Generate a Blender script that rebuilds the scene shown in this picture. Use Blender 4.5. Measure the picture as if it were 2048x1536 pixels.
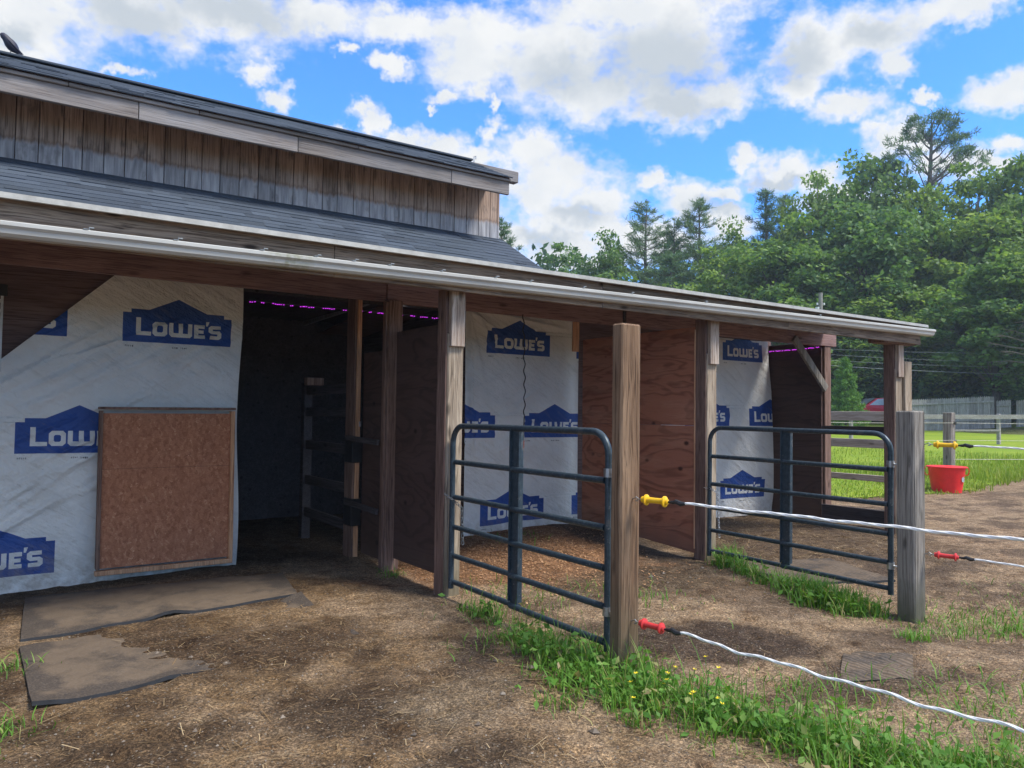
import bpy, bmesh, math, random
import numpy as np
from mathutils import Vector, Matrix
from mathutils.geometry import tessellate_polygon

for o in list(bpy.data.objects):
    bpy.data.objects.remove(o)
S = bpy.context.scene
COL = S.collection

# ------------------------------------------------------------------ camera
cam_d = bpy.data.cameras.new("camera")
cam = bpy.data.objects.new("camera", cam_d)
COL.objects.link(cam)
cam_d.sensor_width = 36.0
cam_d.lens = 27.07
cam_d.clip_start = 0.05
cam_d.clip_end = 3000
ax = Vector((3300 - 1024, 768 - 858, -1540)).normalized()          # world X and Y seen from the camera
ay = Vector((-30 - 1024, 768 - 815, -1540)); ay = (ay - ax * ax.dot(ay)).normalized()
az = ax.cross(ay)
rot = Matrix((ax, ay, az))
cam.matrix_world = Matrix.Translation((0, 0, 1.42)) @ rot.to_4x4()
S.camera = cam

# ------------------------------------------------------------------ light and exposure
S.view_settings.view_transform = 'Standard'
S.view_settings.look = 'None'
S.view_settings.gamma = 1
S.view_settings.use_curve_mapping = False
S.view_settings.exposure = 1.4
S.cycles.use_denoising = True
S.cycles.max_bounces = 8
S.cycles.diffuse_bounces = 5
S.cycles.transparent_max_bounces = 8
SUN_EL, SUN_AZ = 56, 148          # azimuth clockwise from +Y: from behind the camera and a little to the right
sun_d = bpy.data.lights.new("sun", 'SUN')
sun_d.energy = 2.0
sun_d.angle = math.radians(17)
sun_d.color = (1.0, 0.95, 0.87)
sun = bpy.data.objects.new("sun", sun_d)
COL.objects.link(sun)
sdir = Vector((math.sin(math.radians(SUN_AZ)) * math.cos(math.radians(SUN_EL)),
               math.cos(math.radians(SUN_AZ)) * math.cos(math.radians(SUN_EL)), math.sin(math.radians(SUN_EL))))
sun.rotation_euler = sdir.to_track_quat('Z', 'Y').to_euler()

# ------------------------------------------------------------------ node helpers
def isock(x):
    return isinstance(x, bpy.types.NodeSocket)

class NT:
    def __init__(s, nt): s.nt = nt
    def __call__(s, typ, ins=None, **props):
        n = s.nt.nodes.new(typ)
        for k, v in props.items(): setattr(n, k, v)
        for k, v in (ins or {}).items():
            if isock(v): s.nt.links.new(v, n.inputs[k])
            else: n.inputs[k].default_value = v
        return n
    def math(s, op, a, b=0.0, c=0.0, clamp=False):
        return s('ShaderNodeMath', {0: a, 1: b, 2: c}, operation=op, use_clamp=clamp).outputs[0]
    def vmath(s, op, a, b=(0, 0, 0)):
        n = s('ShaderNodeVectorMath', {0: a, 1: b}, operation=op)
        return n.outputs[1] if op in ('LENGTH', 'DOT_PRODUCT', 'DISTANCE') else n.outputs[0]
    def noise(s, vec, scale=5, detail=3, rough=0.55, dist=0.0, col=False):
        n = s('ShaderNodeTexNoise', {'Vector': vec, 'Scale': scale, 'Detail': detail, 'Roughness': rough, 'Distortion': dist})
        return n.outputs[1] if col else n.outputs[0]
    def vor(s, vec, scale=5, out=0, feature='F1'):
        return s('ShaderNodeTexVoronoi', {'Vector': vec, 'Scale': scale}, feature=feature).outputs[out]
    def ramp(s, fac, stops, interp='LINEAR'):
        n = s('ShaderNodeValToRGB', {0: fac})
        cr = n.color_ramp; cr.interpolation = interp
        while len(cr.elements) < len(stops): cr.elements.new(0.5)
        for e, (p, c) in zip(cr.elements, stops):
            e.position = p
            e.color = (c, c, c, 1) if isinstance(c, (int, float)) else (*c, 1)
        return n.outputs[0]
    def mix(s, fac, a, b, blend='MIX'):
        n = s('ShaderNodeMix', data_type='RGBA', blend_type=blend)
        for i, v in ((0, fac), (6, a), (7, b)):
            if isock(v): s.nt.links.new(v, n.inputs[i])
            else: n.inputs[i].default_value = v if i == 0 or len(v) == 4 else (*v, 1)
        return n.outputs[2]
    def maprange(s, v, a, b, c=0.0, d=1.0, smooth=False):
        n = s('ShaderNodeMapRange', {0: v, 1: a, 2: b, 3: c, 4: d})
        if smooth: n.interpolation_type = 'SMOOTHSTEP'
        return n.outputs[0]
    def obj(s): return s('ShaderNodeTexCoord').outputs['Object']
    def scale(s, vec, sc): return s('ShaderNodeMapping', {'Vector': vec, 'Scale': sc}).outputs[0]
    def island(s): return s('ShaderNodeNewGeometry').outputs['Random Per Island']
    def bump(s, h, strength=0.3, dist=0.01):
        return s('ShaderNodeBump', {'Height': h, 'Strength': strength, 'Distance': dist}).outputs[0]

# ------------------------------------------------------------------ sky
W = bpy.data.worlds.new("World"); S.world = W; W.use_nodes = True
W.node_tree.nodes.clear()
n = NT(W.node_tree)
sky = n('ShaderNodeTexSky', sky_type='NISHITA', sun_disc=False)
sky.sun_elevation = math.radians(SUN_EL); sky.sun_rotation = math.radians(SUN_AZ)
sky.air_density = 1.0; sky.dust_density = 0.4; sky.ozone_density = 2.5
CL = [(-0.582, 0.405, 0.095, 0.055), (-0.479, 0.443, 0.135, 0.045), (-0.358, 0.461, 0.103, 0.042), (-0.256, 0.475, 0.07, 0.025), (-0.59, 0.365, 0.063, 0.024), (-0.482, 0.376, 0.024, 0.009), (-0.326, 0.4, 0.025, 0.016), (-0.299, 0.376, 0.021, 0.018), (-0.22, 0.438, 0.017, 0.009), (-0.162, 0.423, 0.032, 0.012), (-0.16, 0.466, 0.078, 0.025), (-0.049, 0.464, 0.093, 0.04), (-0.048, 0.431, 0.079, 0.038), (0.044, 0.438, 0.098, 0.059), (0.097, 0.398, 0.09, 0.039), (0.194, 0.449, 0.106, 0.068), (0.207, 0.379, 0.087, 0.028), (0.263, 0.389, 0.055, 0.03), (0.168, 0.487, 0.186, 0.031), (0.381, 0.429, 0.062, 0.043), (0.358, 0.39, 0.046, 0.022), (0.437, 0.436, 0.08, 0.035), (0.415, 0.359, 0.046, 0.02), (0.521, 0.44, 0.078, 0.019), (0.464, 0.396, 0.026, 0.023), (0.566, 0.348, 0.042, 0.022), (0.591, 0.362, 0.027, 0.019), (0.5, 0.357, 0.015, 0.008), (0.463, 0.324, 0.037, 0.022), (-0.093, 0.396, 0.025, 0.01), (-0.048, 0.408, 0.023, 0.016), (-0.028, 0.385, 0.011, 0.01), (-0.106, 0.381, 0.009, 0.005), (-0.2, 0.375, 0.024, 0.011), (-0.186, 0.359, 0.019, 0.022), (-0.151, 0.344, 0.039, 0.013), (-0.221, 0.35, 0.019, 0.007), (-0.099, 0.338, 0.049, 0.016), (-0.046, 0.328, 0.046, 0.022), (-0.03, 0.356, 0.018, 0.015), (0.019, 0.338, 0.052, 0.026), (0.052, 0.308, 0.085, 0.036), (0.105, 0.277, 0.061, 0.033), (0.066, 0.249, 0.084, 0.031), (0.02, 0.274, 0.059, 0.037), (0.001, 0.224, 0.072, 0.031), (0.079, 0.218, 0.09, 0.025), (0.131, 0.236, 0.038, 0.019), (0.195, 0.295, 0.031, 0.015), (0.232, 0.27, 0.046, 0.025), (0.269, 0.244, 0.042, 0.024), (0.299, 0.31, 0.023, 0.017), (0.335, 0.295, 0.055, 0.022), (0.381, 0.288, 0.034, 0.018), (0.269, 0.274, 0.03, 0.012), (0.519, 0.283, 0.044, 0.021), (0.582, 0.297, 0.021, 0.014), (0.563, 0.277, 0.037, 0.016), (0.494, 0.308, 0.03, 0.013), (0.414, 0.257, 0.064, 0.028), (0.176, 0.223, 0.093, 0.037), (0.099, 0.199, 0.096, 0.019),
      # unseen clouds overhead and behind the viewer, added to raise the fill light
      (0.0, 1.25, 3.6, 0.55), (1.9, 0.4, 0.8, 0.3), (-1.9, 0.4, 0.8, 0.3), (3.1, 0.4, 0.7, 0.3), (-3.1, 0.4, 0.7, 0.3)]
GR = [(-0.352, 0.46, 0.091, 0.025), (-0.479, 0.434, 0.066, 0.024), (0.058, 0.421, 0.072, 0.033), (0.175, 0.428, 0.101, 0.048), (0.207, 0.376, 0.056, 0.014), (0.37, 0.421, 0.04, 0.031), (0.437, 0.431, 0.054, 0.02), (0.079, 0.256, 0.052, 0.018), (0.04, 0.225, 0.059, 0.016), (0.335, 0.284, 0.035, 0.008), (0.251, 0.257, 0.037, 0.011), (-0.586, 0.39, 0.029, 0.019)]
dv = n('ShaderNodeTexCoord').outputs['Generated']
fw, rt = (0.561, 0.828, 0), (0.828, -0.561, 0)
az_ = n.math('ARCTAN2', n.vmath('DOT_PRODUCT', dv, rt), n.vmath('DOT_PRODUCT', dv, fw))
el_ = n.math('ARCSINE', n.vmath('DOT_PRODUCT', dv, (0, 0, 1)))
pv = n('ShaderNodeCombineXYZ', {0: az_, 1: el_}).outputs[0]
w1 = n.vmath('SUBTRACT', n.noise(dv, 16, 4, 0.6, col=True), (0.5, 0.5, 0.5))
w3 = n.vmath('SUBTRACT', n.noise(dv, 150, 2, 0.6, col=True), (0.5, 0.5, 0.5))
w2 = n.vmath('SUBTRACT', n.noise(dv, 60, 3, 0.6, col=True), (0.5, 0.5, 0.5))
pw = n.vmath('ADD', pv, n.vmath('ADD', n.vmath('MULTIPLY', w3, (0.014, 0.010, 0)), n.vmath('ADD', n.vmath('MULTIPLY', w1, (0.07, 0.05, 0)), n.vmath('MULTIPLY', w2, (0.032, 0.024, 0)))))
def field(lst, p):
    f = None
    for a, e, ra, re in lst:
        q = n.vmath('MULTIPLY', n.vmath('SUBTRACT', p, (a, e, 0)), (1 / ra, 1 / re, 0))
        v = n.math('SUBTRACT', 1.0, n.vmath('LENGTH', q))
        f = v if f is None else n.math('SMOOTH_MAX', f, v, 0.25)
    return f
f = field(CL, pw)
fb = n.noise(n.scale(dv, (1, 1, 1.6)), 28, 7, 0.62)
fb2 = n.noise(dv, 9, 3, 0.5)
dens_raw = n.math('ADD', f, n.math('MULTIPLY', n.math('SUBTRACT', fb, 0.5), 1.75))
dens = n.maprange(dens_raw, -0.28, 0.62, smooth=True)
g = field(GR, pw)
grey = n.maprange(n.math('ADD', g, n.math('MULTIPLY', n.math('SUBTRACT', fb2, 0.5), 1.6)), -0.35, 0.75, smooth=True)
lump = n.maprange(n.noise(n.scale(dv, (1, 1, 1.5)), 13, 6, 0.55), 0.36, 0.64, smooth=True)
white = n.mix(lump, (0.80, 0.83, 0.86), (0.90, 0.91, 0.915))
ccol = n.mix(n.math('MULTIPLY', grey, 0.95), white, (0.56, 0.62, 0.68))
SKY_STR = 0.12
K = 3.3
ccol = n.vmath('MULTIPLY', ccol, (K, K, K))
blue = n.vmath('MULTIPLY', n.mix(1.0, sky.outputs[0], (0.29, 0.63, 1.06), 'MULTIPLY'), (1.0, 1.0, 1.0))
bg = n('ShaderNodeBackground', {0: n.mix(dens, blue, ccol), 1: SKY_STR})
out = n('ShaderNodeOutputWorld', {0: bg.outputs[0]})

# ------------------------------------------------------------------ materials
MATS = {}
def mat(name):
    m = bpy.data.materials.new(name); m.use_nodes = True
    m.node_tree.nodes.clear()
    t = NT(m.node_tree)
    MATS[name] = m
    return m, t
def finish(t, col, rough=0.8, bump=None, metal=0.0, spec=0.3, extra=None):
    ins = {'Base Color': col if isock(col) else (*col, 1), 'Roughness': rough, 'Metallic': metal, 'Specular IOR Level': spec}
    if bump is not None: ins['Normal'] = bump
    ins.update(extra or {})
    p = t('ShaderNodeBsdfPrincipled', ins)
    t('ShaderNodeOutputMaterial', {0: p.outputs[0]})
    return p
def plain(name, col, rough=0.6, metal=0.0, spec=0.4, var=0.25, nscale=14):
    m, t = mat(name)
    o = t.obj()
    v = t.noise(o, nscale, 5, 0.65)
    c = t.mix(t.maprange(v, 0.3, 0.7), tuple(x * (1 - var) for x in col), tuple(min(1, x * (1 + var)) for x in col))
    finish(t, c, rough, t.bump(t.noise(o, nscale * 6, 3), 0.15, 0.004), metal, spec)
    return m

def wood(name, dark, mid, light, axis='Z', rough=0.85, crack=0.6, knots=0.7, stain=None, grey=None, island=10.0):
    m, t = mat(name)
    o = t.obj()
    r = t.island()
    off = t('ShaderNodeCombineXYZ', {0: t.math('MULTIPLY', r, island), 1: t.math('MULTIPLY', r, island * 1.7), 2: t.math('MULTIPLY', r, island * 0.7)}).outputs[0]
    p = t.vmath('ADD', o, off)
    def along(k, a):
        s = [k, k, k]; s['XYZ'.index(axis)] = a
        return t.scale(p, tuple(s))
    wob = t.vmath('MULTIPLY', t.vmath('SUBTRACT', t.noise(along(3, 1.2), 1.0, 2, col=True), (0.5, 0.5, 0.5)), (0.05, 0.05, 0.05))
    p2 = t.vmath('ADD', p, wob); p = p2
    g1 = t.noise(along(110, 3.0), 1.0, 5, 0.65)
    g2 = t.noise(along(22, 0.7), 1.0, 3, 0.5, 0.6)
    blot = t.noise(along(5, 1.6), 1.0, 3, 0.6)
    c = t.mix(t.maprange(g2, 0.34, 0.66), mid, light)
    c = t.mix(t.maprange(g1, 0.47, 0.66), c, dark)
    c = t.mix(t.maprange(blot, 0.45, 0.8, 0, 0.6), c, dark)
    tone = t.maprange(r, 0, 1, 0.78, 1.18)
    h = g1
    if crack:
        ck = t.noise(along(20, 0.30), 1.0, 2, 0.5, 0.4)
        ckm = t.math('MULTIPLY', t.maprange(t.math('ABSOLUTE', t.math('SUBTRACT', ck, 0.52)), 0.0, 0.013, 1, 0), crack)
        c = t.mix(ckm, c, tuple(x * 0.22 for x in dark))
        h = t.math('SUBTRACT', g1, t.math('MULTIPLY', ckm, 1.6))
    if knots:
        vd = t.vor(along(7, 2.4), 1.0, 0)
        km = t.math('MULTIPLY', t.maprange(vd, 0.07, 0.16, 1, 0), knots)
        c = t.mix(km, c, tuple(x * 0.4 for x in dark))
    if grey:
        gm = t.noise(along(2.2, 1.0), 1.0, 4, 0.6)
        c = t.mix(t.maprange(gm, 0.35, 0.72), c, grey)
    if stain:
        c = stain(t, o, p, c)
    c = t.mix(1.0, c, t('ShaderNodeCombineColor', {0: tone, 1: tone, 2: tone}).outputs[0], 'MULTIPLY')
    finish(t, c, rough, t.bump(h, 0.5, 0.006), 0, 0.25)
    return m

def foot_dirt(zlow, col):
    def f(t, o, p, c):
        z = t('ShaderNodeSeparateXYZ', {0: o}).outputs[2]
        e = t.math('ADD', z, t.math('MULTIPLY', t.math('SUBTRACT', t.noise(o, 9, 4), 0.5), 0.35))
        return t.mix(t.maprange(e, 0.02, zlow, 0.8, 0), c, col)
    return f
def siding_stain(t, o, p, c):
    z = t('ShaderNodeSeparateXYZ', {0: o}).outputs[2]
    fine = t.noise(t.scale(p, (38, 38, 3)), 1.0, 4, 0.6)
    big = t.noise(t.scale(p, (4, 4, 1.0)), 1.0, 2)
    e = t.math('ADD', z, t.math('ADD', t.math('MULTIPLY', t.math('SUBTRACT', fine, 0.5), 0.08), t.math('MULTIPLY', t.math('SUBTRACT', big, 0.5), 0.05)))
    c = t.mix(t.maprange(e, 3.09, 3.13, 1, 0), c, t.mix(t.maprange(fine, 0.35, 0.66), (0.22, 0.22, 0.24), (0.43, 0.43, 0.45)))
    c = t.mix(t.math('MULTIPLY', t.maprange(t.math('ABSOLUTE', t.math('SUBTRACT', e, 3.122)), 0, 0.02, 1, 0), 0.4), c, (0.12, 0.06, 0.03))
    pt = t.maprange(t.noise(t.scale(p, (10, 10, 5)), 1.0, 4, 0.6), 0.58, 0.72, 0, 0.6)
    return t.mix(pt, c, (0.06, 0.055, 0.055))

M_post = wood("post_wood", (0.065, 0.034, 0.018), (0.185, 0.108, 0.062), (0.28, 0.185, 0.115), 'Z', stain=foot_dirt(0.55, (0.12, 0.10, 0.06)))
M_postgrey = wood("weathered_post_wood", (0.085, 0.075, 0.062), (0.21, 0.19, 0.16), (0.34, 0.31, 0.27), 'Z', stain=foot_dirt(0.35, (0.10, 0.10, 0.06)))
M_cap = wood("cap_wood", (0.16, 0.10, 0.07), (0.42, 0.33, 0.26), (0.55, 0.46, 0.38), 'Z', crack=0.3)
M_front = wood("front_post_wood", (0.13, 0.095, 0.065), (0.36, 0.28, 0.20), (0.48, 0.39, 0.29), 'Z', stain=foot_dirt(0.5, (0.15, 0.13, 0.08)))
M_brown = wood("brown_post_wood", (0.075, 0.043, 0.034), (0.20, 0.122, 0.095), (0.28, 0.18, 0.14), 'Z', crack=0.25)
M_dark = wood("dark_board_wood", (0.03, 0.025, 0.027), (0.062, 0.054, 0.058), (0.09, 0.08, 0.085), 'Y', crack=0.1)  # dark and bluish to paint in the deep shade of the doorway
M_header = wood("header_wood", (0.12, 0.065, 0.058), (0.27, 0.165, 0.15), (0.34, 0.22, 0.20), 'X', crack=0.2)  # browns cooled to carry the bluish lens veil under the porch
M_wall = wood("wall_plywood", (0.075, 0.047, 0.043), (0.155, 0.10, 0.094), (0.20, 0.135, 0.125), 'X', crack=0.0, knots=0.3)  # cooled as well: the porch shade's bluish veil is in the wood colour
M_fascia = wood("fascia_wood", (0.085, 0.066, 0.055), (0.21, 0.18, 0.16), (0.30, 0.27, 0.25), 'X', crack=0.35, knots=0.8, grey=(0.24, 0.235, 0.24))
M_board = wood("stained_fascia_wood", (0.06, 0.04, 0.03), (0.22, 0.155, 0.11), (0.32, 0.25, 0.19), 'X', crack=0.3, knots=0.9)
M_siding = wood("siding_wood", (0.14, 0.095, 0.07), (0.36, 0.255, 0.195), (0.47, 0.35, 0.275), 'Z', crack=0.0, knots=0.5, stain=siding_stain)
M_rail = wood("rail_wood", (0.25, 0.20, 0.15), (0.45, 0.38, 0.30), (0.58, 0.50, 0.42), 'Y', crack=0.2)
M_greyrail = wood("grey_rail_wood", (0.17, 0.15, 0.135), (0.34, 0.31, 0.28), (0.46, 0.43, 0.40), 'X', crack=0.2)
M_picket = wood("picket_wood", (0.15, 0.14, 0.13), (0.31, 0.29, 0.27), (0.44, 0.42, 0.40), 'Z', crack=0.0)
M_trim = wood("orange_trim_wood", (0.28, 0.13, 0.07), (0.62, 0.33, 0.18), (0.70, 0.43, 0.26), 'Z', crack=0.1, knots=0.2)

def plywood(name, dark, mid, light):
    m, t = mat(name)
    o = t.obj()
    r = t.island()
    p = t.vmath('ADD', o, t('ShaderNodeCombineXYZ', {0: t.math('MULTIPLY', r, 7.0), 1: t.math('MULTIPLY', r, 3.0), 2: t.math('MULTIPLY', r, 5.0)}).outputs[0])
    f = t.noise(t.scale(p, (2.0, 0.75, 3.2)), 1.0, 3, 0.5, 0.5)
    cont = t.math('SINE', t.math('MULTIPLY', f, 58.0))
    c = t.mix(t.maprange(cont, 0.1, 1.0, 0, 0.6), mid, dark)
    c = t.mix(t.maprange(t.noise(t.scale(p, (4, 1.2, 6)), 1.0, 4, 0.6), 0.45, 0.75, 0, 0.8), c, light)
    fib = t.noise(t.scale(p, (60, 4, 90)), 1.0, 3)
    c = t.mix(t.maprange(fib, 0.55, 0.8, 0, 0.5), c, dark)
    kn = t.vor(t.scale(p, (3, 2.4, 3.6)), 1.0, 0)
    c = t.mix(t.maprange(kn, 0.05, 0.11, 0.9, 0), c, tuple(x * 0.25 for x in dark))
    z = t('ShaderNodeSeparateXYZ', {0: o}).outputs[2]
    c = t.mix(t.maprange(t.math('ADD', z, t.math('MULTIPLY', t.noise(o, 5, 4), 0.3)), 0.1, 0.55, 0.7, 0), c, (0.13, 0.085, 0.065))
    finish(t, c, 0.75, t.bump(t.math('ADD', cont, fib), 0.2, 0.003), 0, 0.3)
    return m
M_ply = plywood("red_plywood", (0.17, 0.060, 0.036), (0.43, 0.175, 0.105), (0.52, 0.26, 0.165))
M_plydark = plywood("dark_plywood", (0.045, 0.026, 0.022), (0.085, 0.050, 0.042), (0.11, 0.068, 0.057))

def osb_mat():
    m, t = mat("strand_board")
    o = t.obj()
    w = t.vmath('ADD', o, t.vmath('MULTIPLY', t.noise(o, 30, 2, col=True), (0.03, 0.03, 0.03)))
    cell = t.vor(t.scale(w, (48, 48, 30)), 1.0, 1)
    cv = t('ShaderNodeSeparateColor', {0: cell}).outputs[0]
    cell2 = t('ShaderNodeSeparateColor', {0: t.vor(t.scale(w, (110, 110, 160)), 1.0, 1)}).outputs[0]
    v = t.math('ADD', t.math('MULTIPLY', cv, 0.6), t.math('MULTIPLY', cell2, 0.4))
    c = t.ramp(v, [(0.0, (0.26, 0.095, 0.048)), (0.5, (0.42, 0.175, 0.092)), (0.85, (0.50, 0.225, 0.125)), (1.0, (0.66, 0.38, 0.23))])
    z = t('ShaderNodeSeparateXYZ', {0: o}).outputs[2]
    c = t.mix(t.maprange(t.noise(o, 4, 4), 0.4, 0.75, 0, 0.4), c, (0.31, 0.125, 0.075))
    fl = t.noise(t.scale(t('ShaderNodeMapping', {'Vector': w, 'Rotation': (0, 0.5, 0)}).outputs[0], (26, 26, 9)), 1.0, 3, 0.6)
    c = t.mix(t.maprange(fl, 0.60, 0.70, 0, 0.55), c, (0.60, 0.33, 0.19))
    seam = t.maprange(t.math('ABSOLUTE', t.math('SUBTRACT', z, 0.86)), 0.0, 0.004, 0.7, 0)
    c = t.mix(seam, c, (0.12, 0.055, 0.04))
    finish(t, c, 0.8, t.bump(v, 0.3, 0.003), 0, 0.3)
    return m
M_osb = osb_mat()

def shingle_mat():
    m, t = mat("asphalt_shingle")
    o = t.obj(); r = t.island()
    c = t.ramp(r, [(0.0, (0.026, 0.035, 0.050)), (0.35, (0.040, 0.054, 0.076)), (0.7, (0.052, 0.068, 0.094)), (1.0, (0.072, 0.092, 0.122))])
    c = t.mix(t.maprange(t.noise(o, 260, 2), 0.4, 0.75, 0, 0.55), c, (0.12, 0.135, 0.155))
    c = t.mix(t.maprange(t.noise(o, 1.3, 4), 0.42, 0.7, 0, 0.35), c, (0.065, 0.082, 0.095))
    finish(t, c, 0.9, t.bump(t.noise(o, 300, 2), 0.5, 0.003), 0, 0.25)
    return m
M_shingle = shingle_mat()

def gutter_mat():
    m, t = mat("gutter_paint")
    o = t.obj()
    c = t.mix(t.maprange(t.noise(t.scale(o, (1.2, 14, 14)), 1.0, 4, 0.6), 0.42, 0.75), (0.56, 0.555, 0.51), (0.40, 0.39, 0.355))
    x = t('ShaderNodeSeparateXYZ', {0: o}).outputs[0]
    moss = t.math('MULTIPLY', t.maprange(t.math('ABSOLUTE', t.math('SUBTRACT', x, 1.62)), 0.02, 0.22, 1, 0), t.maprange(t.noise(o, 25, 4), 0.35, 0.6))
    c = t.mix(t.math('MULTIPLY', moss, 0.7), c, (0.30, 0.30, 0.17))
    speck = t.maprange(t.noise(o, 40, 4, 0.7), 0.66, 0.76, 0, 0.6)
    c = t.mix(speck, c, (0.25, 0.24, 0.21))
    finish(t, c, 0.42, None, 0, 0.5)
    return m
M_gutter = gutter_mat()
M_drip = plain('drip_edge_paint', (0.34, 0.335, 0.305), 0.5, var=0.2)

def tarp_mat(name, c1, c2):
    m, t = mat(name)
    o = t.obj()
    c = t.mix(t.maprange(t.noise(o, 2.5, 5, 0.6), 0.35, 0.7), c1, c2)
    sm = t.noise(t.scale(t('ShaderNodeMapping', {'Vector': o, 'Rotation': (0, -0.6, 0)}).outputs[0], (3, 1, 26)), 1.0, 4, 0.6)
    c = t.mix(t.maprange(sm, 0.58, 0.8, 0, 0.35), c, (0.28, 0.25, 0.21))
    z = t('ShaderNodeSeparateXYZ', {0: o}).outputs[2]
    c = t.mix(t.math('MULTIPLY', t.maprange(z, 0.0, 0.35, 0.6, 0), t.maprange(t.noise(o, 14, 4), 0.35, 0.65)), c, (0.30, 0.24, 0.18))
    dots = t.maprange(t.noise(o, 70, 2), 0.74, 0.80, 0, 0.8)
    c = t.mix(dots, c, (0.10, 0.08, 0.06))
    h = t.math('ADD', t.noise(t.scale(t('ShaderNodeMapping', {'Vector': o, 'Rotation': (0, -0.55, 0)}).outputs[0], (2, 1, 9)), 1.0, 4, 0.55), t.math('MULTIPLY', t.noise(o, 22, 3), 0.35))
    finish(t, c, 0.5, t.bump(h, 0.8, 0.05), 0, 0.35)
    return m
M_tarp = tarp_mat("wrap_sheet", (0.80, 0.80, 0.78), (0.68, 0.68, 0.66))
M_blue = tarp_mat("wrap_blue_print", (0.028, 0.085, 0.33), (0.02, 0.062, 0.25))
M_ink = plain("wrap_small_print", (0.12, 0.12, 0.13), 0.6)

def gate_mat():
    m, t = mat("gate_paint")
    o = t.obj()
    c = t.mix(t.maprange(t.noise(o, 30, 5, 0.65), 0.4, 0.65), (0.028, 0.046, 0.060), (0.050, 0.074, 0.094))
    c = t.mix(t.maprange(t.noise(o, 9, 5, 0.7), 0.60, 0.70, 0, 0.6), c, (0.16, 0.15, 0.14))
    c = t.mix(t.maprange(t.noise(o, 45, 4, 0.75), 0.62, 0.70, 0, 0.85), c, (0.26, 0.26, 0.26))
    finish(t, c, t.maprange(t.noise(o, 40, 3), 0.3, 0.7, 0.28, 0.55), t.bump(t.noise(o, 90, 3), 0.12, 0.003), 0.25, 0.5)
    return m
M_gate = gate_mat()
M_metal = plain("zinc_metal", (0.45, 0.46, 0.47), 0.4, 0.9, 0.5, 0.3, 40)
M_black = plain("black_plastic", (0.018, 0.018, 0.02), 0.5)
M_yellow = plain("yellow_plastic", (0.80, 0.46, 0.015), 0.38, var=0.12)
M_red = plain("red_plastic", (0.62, 0.045, 0.045), 0.38, var=0.12)
M_bucket = plain("red_tub_plastic", (0.85, 0.035, 0.035), 0.45, var=0.12, nscale=5)
M_rope = plain("white_rope_fibre", (0.80, 0.80, 0.78), 0.7, var=0.08, nscale=120)
M_orange = plain("orange_plug_plastic", (0.75, 0.11, 0.035), 0.5)
M_cable = plain("aged_cable", (0.20, 0.22, 0.23), 0.6)
M_wire = plain("cable_rubber", (0.10, 0.11, 0.12), 0.6)
M_lightwire = plain("fence_wire", (0.62, 0.60, 0.45), 0.6)
M_rubber = plain("rubber", (0.030, 0.032, 0.036), 0.75, var=0.3)
M_sticker = plain("grey_sticker", (0.36, 0.37, 0.40), 0.5, var=0.4, nscale=60)
M_perf = plain("white_strap_paint", (0.60, 0.62, 0.62), 0.45, var=0.2)

def mat_mat(name, ribs):
    m, t = mat(name)
    o = t.obj()
    e = t.noise(o, 3.0, 6, 0.65)
    sx = t('ShaderNodeSeparateXYZ', {0: o})
    rim = t.math('MAXIMUM', t.math('ABSOLUTE', sx.outputs[0]), t.math('MULTIPLY', t.math('ABSOLUTE', sx.outputs[1]), 1.42))
    e = t.math('SUBTRACT', e, t.maprange(rim, 0.74, 0.98, 0, 0.30 if not ribs else 0.0))
    base = t.mix(t.maprange(e, 0.36, 0.52), (0.055, 0.044, 0.036), (0.130, 0.096, 0.066)) if not ribs else t.mix(t.maprange(e, 0.38, 0.54), (0.05, 0.042, 0.036), (0.145, 0.105, 0.070))
    c = t.mix(t.maprange(t.noise(o, 90, 4, 0.7), 0.45, 0.72, 0, 0.55), base, (0.20, 0.155, 0.115))
    if ribs:
        s = t.math('SINE', t.math('MULTIPLY', t('ShaderNodeSeparateXYZ', {0: o}).outputs[0], 150.0))
        c = t.mix(t.maprange(s, 0.2, 1, 0, 0.6), c, (0.03, 0.028, 0.026))
        b = t.bump(s, 0.6, 0.006)
    else:
        b = t.bump(t.noise(o, 60, 4), 0.3, 0.006)
    finish(t, c, 0.85, b, 0, 0.3)
    return m
M_mat = mat_mat("dusty_rubber_mat", False)
M_ribmat = mat_mat("ribbed_rubber_mat", True)

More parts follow.
